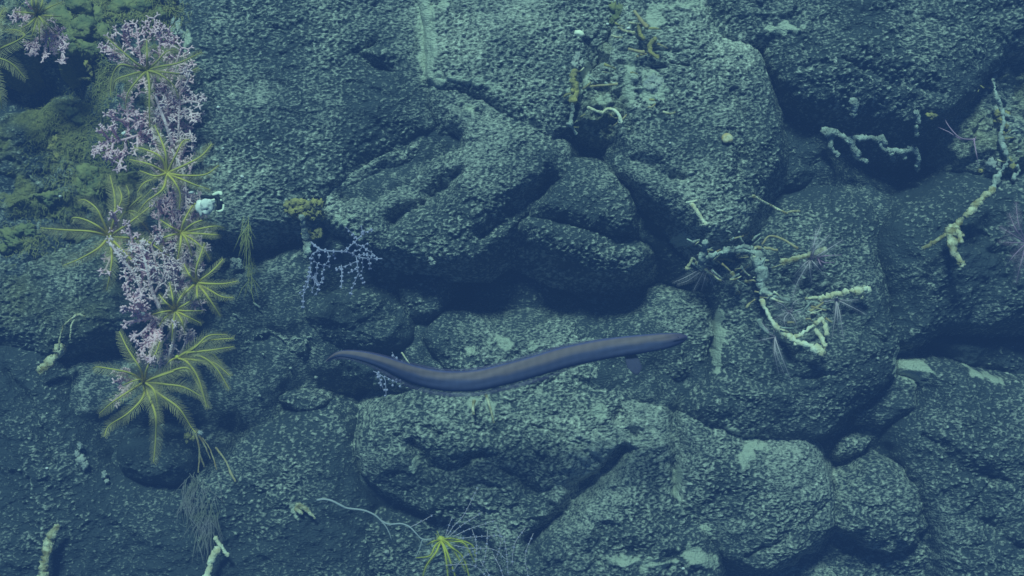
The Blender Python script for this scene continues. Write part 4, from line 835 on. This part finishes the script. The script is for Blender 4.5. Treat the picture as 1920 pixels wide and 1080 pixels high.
# ------------------------------------------------------------------ sponges, crusts, pebbles, small animals
def lumps(name, label, cat, balls, mt, off=.008, group=None, jit=.24, seed=0):
    mb = MB(); ys = [at(b[0], b[1], off).y for b in balls]; ym = sum(ys) / len(ys)
    for i, (x, y, rx, rz) in enumerate(balls):
        yy = ys[i] if len(balls) > 8 else .35 * ys[i] + .65 * ym; k_ = (yy + D) / D
        r = .001 * max(rx, rz); add_ball(mb, Vector(((x - 960) / 1000.0 * k_, yy, (540 - y) / 1000.0 * k_)), r, 20, 14, (rx / max(rx, rz), .75, rz / max(rx, rz)), jit, seed * 31 + i, rot=.3 * math.sin(i * 2.1 + seed))
    return tag(mb.build(name, M[mt]), label, cat, group)
lumps('encrusting_sponge', 'yellow lumpy sponge from which the blue bead coral hangs', 'sponge', [(540,385,7,8),(552,380,9,7),(548,395,8,8),(562,392,10,7),(575,385,9,8),(568,402,9,7),(582,395,8,9),(590,380,6,7),(600,382,6,7),(595,400,7,6),(604,405,5,7),(585,408,7,5),(538,395,5,4),(566,378,7,5),(558,405,8,6)], 'sponge', seed=1, off=.025)
lumps('encrusting_sponge', 'small yellow sponge at the root of the blue bead coral', 'sponge', [(575,437,9,6),(585,443,9,7),(597,434,7,7),(600,440,5,6),(580,450,6,5)], 'sponge', seed=2, off=.07)
dead_branch('grey overgrown stalk joining the two yellow sponges of the bead coral', [([(566,408),(570,430),(575,452),(577,472)],5,6),([(574,462),(572,480)],4,4)], 'deadg', name='coral_stalk', seed=40, knob=.3, off=.05)
lumps('encrusting_sponge', 'bright yellow pointed crust on the green rock', 'sponge', [(104,262,6,8),(100,277,9,9),(108,290,7,9),(97,268,6,5),(103,300,5,5),(116,286,5,5)], 'sponge', seed=3, off=.004, jit=.28)
lumps('encrusting_sponge', 'olive crust with a thin spike reaching over the green rock', 'sponge', [(72,366,7,3),(85,366,9,5),(98,368,12,9),(112,366,11,7),(92,378,9,8),(116,360,9,5)], 'spgreen', seed=4)
lumps('encrusting_sponge', 'ragged olive crust at the picture edge under the long arm of the olive star', 'sponge', [(20,440,18,10),(40,432,14,10),(55,426,10,7),(30,455,16,9),(10,465,12,9),(57,436,10,7)], 'spgreen', seed=5, jit=.26)
lumps('encrusting_sponge', 'large olive crust mass in the upper corner', 'sponge', [(120,40,26,22),(140,70,26,22),(165,90,22,14),(110,20,22,18),(160,50,22,20),(190,60,18,16),(130,90,16,12),(180,30,20,18),(150,10,24,16)], 'spgreen', seed=6, off=-.004, jit=.2)
lumps('encrusting_sponge', 'second olive crust mass along the top edge beside the flat slab', 'sponge', [(230,15,28,16),(270,10,26,14),(300,25,18,12),(215,35,16,12),(250,35,14,8)], 'spgreen', seed=7, off=-.004, jit=.2)
lumps('encrusting_sponge', 'short finger of yellow sponge over the dark hollow', 'sponge', [(152,148,7,3.2),(160,148,7,3.2),(168,148,6,3)], 'sponge', seed=8, off=.02)
lumps('encrusting_sponge', 'thin drooping yellow sponge finger above the dark hollow', 'sponge', [(162,120,4,7),(167,130,3.5,7),(171,138,3,5)], 'sponge', seed=9, off=.02)
lumps('encrusting_sponge', 'pale yellow sponge patch on the green rock above the pointed crust', 'sponge', [(120,205,12,8),(135,212,14,10),(145,222,10,8),(128,195,9,6),(153,226,9,7)], 'spgreen', seed=10, jit=.25)
lumps('encrusting_sponge', 'olive crust hump between the pink fan and the olive feather star', 'sponge', [(165,325,20,16),(180,345,18,14),(150,345,14,12),(165,360,22,9)], 'spgreen', seed=11, off=-.004, jit=.2)
lumps('encrusting_sponge', 'beige lumpy sponge in the gap beside the lower feather star', 'sponge', [(440,490,7,6),(447,497,7,7),(436,498,5,5),(447,490,6,5)], 'grey', seed=12, off=.03)
lumps('encrusting_sponge', 'row of yellow sponge knobs down the crumbly rock at the picture edge', 'sponge', [(1872,212,9,6),(1885,215,9,7),(1876,226,7,5),(1884,236,6,5),(1878,250,6,5),(1890,300,7,4),(1898,312,6,5),(1880,322,8,4),(1838,320,5,3)], 'sponge', seed=13, off=.006, jit=.28)
lumps('encrusting_sponge', 'white sponge cap on the crumbly rock at the picture edge', 'sponge', [(1862,308,14,10),(1870,318,10,6)], 'grey', seed=14, off=.004)
lumps('encrusting_sponge', 'pair of white sponge flecks high on the crumbly rock', 'sponge', [(1862,131,9,4),(1861,150,5,8),(1866,142,4,4)], 'grey', seed=15, off=.006)
lumps('encrusting_sponge', 'small yellow sponge tuft hanging over the dark cave', 'sponge', [(1742,216,6,4),(1750,217,7,4),(1748,222,5,3)], 'sponge', seed=16, off=.012)
lumps('encrusting_sponge', 'grey ridged lump on the flat slab beside the pink corals', 'sponge', [(335,50,7,12),(345,62,9,8),(330,64,8,5),(325,40,4,8)], 'grey', seed=17, off=0)
lumps('encrusting_sponge', 'pale sponge fleck under the wedge shaped lobe', 'sponge', [(808,486,5,4),(812,492,6,4)], 'grey', seed=18, off=.01)
lumps('encrusting_sponge', 'cluster of yellow knobs under the tip of the feather star arm', 'sponge', [(352,818,7,6),(360,822,6,5),(350,828,3,3)], 'sponge', seed=19, off=.05)
lumps('encrusting_sponge', 'white knob under the tip of the feather star arm', 'sponge', [(375,812,4.5,4.5)], 'white', seed=20, off=.055)
lumps('encrusting_sponge', 'ragged brown crust beside the dark lava knob', 'sponge', [(150,836,5,6),(152,862,9,9),(158,872,7,8),(145,852,5,6)], 'grey', seed=21)
lumps('encrusting_sponge', 'crusty spot with a white tip under the brown crust', 'sponge', [(196,890,5,7),(200,902,4,4)], 'grey', seed=22)
lumps('encrusting_sponge', 'cream crust climbing the rock above the yellow crusted stalk', 'sponge', [(1080,112,6,8),(1078,122,7,8),(1084,104,5,6),(1090,118,5,7)], 'grey', seed=24, jit=.3, off=.004)
lumps('encrusting_sponge', 'cream and grey crust patch on the tall slab beside the crack', 'sponge', [(1222,150,10,9),(1232,160,10,9),(1222,166,11,8),(1234,152,9,7),(1214,158,8,7)], 'grey', seed=25, jit=.3, off=-.003)
lumps('encrusting_sponge', 'yellowish crust hump at the very top of the crack', 'sponge', [(1150,15,8,12),(1156,28,8,12),(1148,38,6,8),(1162,18,7,9)], 'spgreen', seed=26, jit=.3, off=.0)
lumps('pebble', 'smooth white pebble lodged at the top of the littered crack', 'pebble', [(1086,63,9.5,6)], 'cream', seed=23, off=.0, jit=.07)
for i, (x, y, r, l) in enumerate([(1139,45,2.6,'tiny white pebble in the crack above the smooth white one'),(1178,53,3,'tiny white pebble beside the flat twig in the crack'),(1164,224,2.6,'white chip on the end of the dead coral arch'),(1072,189,4,'white chip halfway down the crusted stalk'),(1086,118,3.2,'white chip in the crack under the smooth pebble'),
  (575,203,2.6,'tiny yellowish pebble on the flat slab'),(454,331,3.4,'tiny white pebble on the flat slab nearest the yellow feather star'),(409,201,3,'tiny white pebble on the flat slab nearest the pink thicket'),(418,278,2,'faint white speck on the flat slab'),
  (593,707,4,'yellowish pebble below the tail of the eel'),(487,742,3,'small pebble beside the small pale oval stone'),(545,690,3,'pale chip on the rough ledge under the tail of the eel'),(1646,672,3,'tiny pale pebble on the very large pillow'),(1510,858,2.8,'tiny bluish pebble on the pillow with the forked streak'),
  (1281,1066,3,'tiny white pebble at the bottom edge of the huge pillow'),(908,664,4,'pale chip above the middle of the eel'),(725,1035,5,'round pale pebble below the whip coral'),(776,1070,3.5,'pale pebble beside the lemon star'),(113,368,2.6,'bright white speck on the olive spiked crust'),(88,878,2.5,'white speck on the wide slope'),(1256,268,2,'tiny blue white speck on the tall slab'),
  (232,250,4,'bright white chip caught in the pink fan'),(327,491,4,'bright white chip deep in the coral column'),(268,588,4,'white chip on the pink tuft'),(1385,435,3,'yellow speck above the tangle'),(1580,395,2,'faint speck on the very large pillow')]):
    lumps('pebble', l, 'pebble', [(x, y, r, r * .8)], 'white' if 'white' in l else 'grey', group='pebbles and chips scattered on the wall', seed=50 + i, jit=.12, off=.09 if y in (250, 491, 588) else .003)
# snail on the tall slab
mb = MB(); p = at(1362, 261, .006)
for k in range(26):
    t = k / 25; a = t * 9; r = .0085 * (1 - t)
    add_ball(mb, p + Vector((math.cos(a) * r * .7, -.004 * t, math.sin(a) * r * .7)), .0022 + .0042 * (1 - t), 8, 6)
o = empty('snail', p, 'little yellow brown snail sitting on the tall rounded slab', 'snail'); bpy.context.view_layer.update(); mb.build('shell', M['shell'], o)
mb = MB(); add_ball(mb, p + Vector((.009, -.001, .001)), .0045, 9, 7, (1.3, .7, .7)); mb.build('body', M['deadg'], o)

# white sponge with the banded animal curled on it
mb = MB(); q = at(388, 385, .09)
add_ball(mb, q, .013, 24, 16, (.95, .8, .95), .16, 3); add_ball(mb, q + Vector((-.011, .003, -.003)), .010, 18, 12, (.9, .8, 1.2), .2, 4); add_ball(mb, q + Vector((.000, -.004, -.011)), .006, 14, 9, (1.2, .8, .8), .2, 5); add_ball(mb, q + Vector((.007, -.003, .006)), .006, 14, 9, (1.2, .8, .8), .2, 6)
tag(mb.build('white_sponge', M['white']), 'lumpy white sponge on the coral column under the banded animal', 'sponge')
root = empty('banded_animal', at(405, 368, .10), 'curled black and cream banded animal clinging to the white sponge', 'animal')
bpy.context.view_layer.update(); y0 = .014 - at(405, 368, .10).y
def seg(name, pts, r1, r2, m_, up=0.0, fl=.7):
    b = MB(); P = catmull([pt(x, y, y0 + up + .0006 * k) for k, (x, y) in enumerate(pts)], .0012); rs = random.Random(len(pts) + int(pts[0][0])); nz = [rs.uniform(.85, 1.15) for _ in range(len(P) + 1)]
    tube(b, P, lambda t: (r1 + (r2 - r1) * t) * .001 * nz[int(t * (len(P) - 1))] * min(1, .75 + 2 * t, .75 + 2 * (1 - t)), 9, fl); b.build(name, M[m_], root)
seg('body', [(376,368),(386,369),(396,370),(404,369),(409,373),(411,380),(410,388),(406,393)], 3.0, 4.6, 'black')
seg('flank', [(409,374),(414,380),(416,388),(412,392)], 4.0, 4.0, 'black', -.001)
seg('band', [(398,366),(404,363.5),(410,361.5),(414,362),(414.5,366)], 2.4, 3.0, 'cream', .002)
seg('band', [(396,376),(400,375),(403,374)], 2.2, 2.4, 'cream', .004)
seg('band', [(413,375),(416,376)], 2.2, 2.0, 'cream', .004)
seg('band', [(419,383),(419,389),(417,394),(411,396),(406,394)], 1.8, 2.0, 'cream', .002)
lumps('pebble', 'small white chip in the coral column beside the banded animal', 'pebble', [(359,361,5,2.6)], 'white', off=.10, seed=90, jit=.1)

# frayed strands hanging on the slope, and green turf on the crusted rocks
def strands(name, label, cat, spots, mt, n, L, r, sag=.3, off=.01, kind=None, seed=0, group=None, down=1.0):
    rs = random.Random(seed); mb = MB()
    for _ in range(n):
        x, y, sx, sy = rs.choice(spots); X, Y = rs.gauss(x, sx), rs.gauss(y, sy)
        a = at(X, Y, off * rs.random()); l = L * rs.uniform(.4, 1.2); th = rs.gauss(-math.pi / 2, sag) if down else rs.uniform(0, 6.28)
        d = Vector((math.cos(th), -rs.uniform(.1, .7) * (1.4 if not down else .25), math.sin(th))).normalized(); b = a + d * l * .5 + Vector((rs.uniform(-1, 1), 0, rs.uniform(-1, 1))) * l * .12; e = b + (d + Vector((0, .2, -.25))) * l * .5
        s = Vector((d.z, 0, -d.x)) * r; k = len(mb.v); mb.v += [a - s, a + s, b + s, b - s, e + s * .2, e - s * .2]; mb.f += [(k, k + 1, k + 2, k + 3), (k + 3, k + 2, k + 4, k + 5)]
    return tag(mb.build(name, M[mt], smooth=False), label, cat, group, kind)
strands('frayed_strands', 'veil of frayed lilac grey strands hanging down the wide slope', 'hydroid', [(358,905,8,12),(368,930,10,25),(385,950,12,25),(378,985,12,20),(395,990,8,15),(350,930,5,12)], 'fray', 230, .045, .0006, .35, .03, seed=1)
strands('frayed_strands', 'greenish frayed strands hanging in the gap beside the coral column', 'hydroid', [(462,430,5,12),(466,470,5,20),(470,510,4,15)], 'turf', 90, .04, .0006, .3, .03, seed=2)
strands('turf', 'olive green fuzzy turf coating the crusted rocks', 'turf', [(130,40,45,35),(240,20,50,14),(130,210,25,14),(160,250,30,25),(130,300,45,35),(165,350,35,25),(100,390,40,12),(40,450,35,15),(190,160,12,30),(300,30,22,14),(220,290,30,30),(100,240,30,40)], 'turf', 9000, .010, .0005, 1, .006, kind='stuff', seed=3, down=0)


# ------------------------------------------------------------------ the water between the lens and the wall
hb = bpy.data.meshes.new('haze')
X0, X1, Y0, Y1, Z0, Z1 = -2.3, 2.3, -3.1, 0.8, -2.4, 1.5
hb.from_pydata([(x, y, z) for x in (X0, X1) for y in (Y0, Y1) for z in (Z0, Z1)], [], [(0,1,3,2),(4,6,7,5),(0,4,5,1),(2,3,7,6),(0,2,6,4),(1,5,7,3)])
ho = bpy.data.objects.new('haze', hb); COL.objects.link(ho); ho['kind'] = 'stuff'; ho['label'] = 'blue sea water filling the space in front of the rock'
hm = bpy.data.materials.new('sea_water'); hm.use_nodes = True; n = hm.node_tree; n.nodes.clear()
out = n.nodes.new('ShaderNodeOutputMaterial'); pv = n.nodes.new('ShaderNodeVolumePrincipled')
pv.inputs['Color'].default_value = (0.20, 0.30, 0.86, 1); pv.inputs['Density'].default_value = 0.15
pv.inputs['Anisotropy'].default_value = 0.0
n.links.new(pv.outputs[0], out.inputs['Volume']); hb.materials.append(hm)
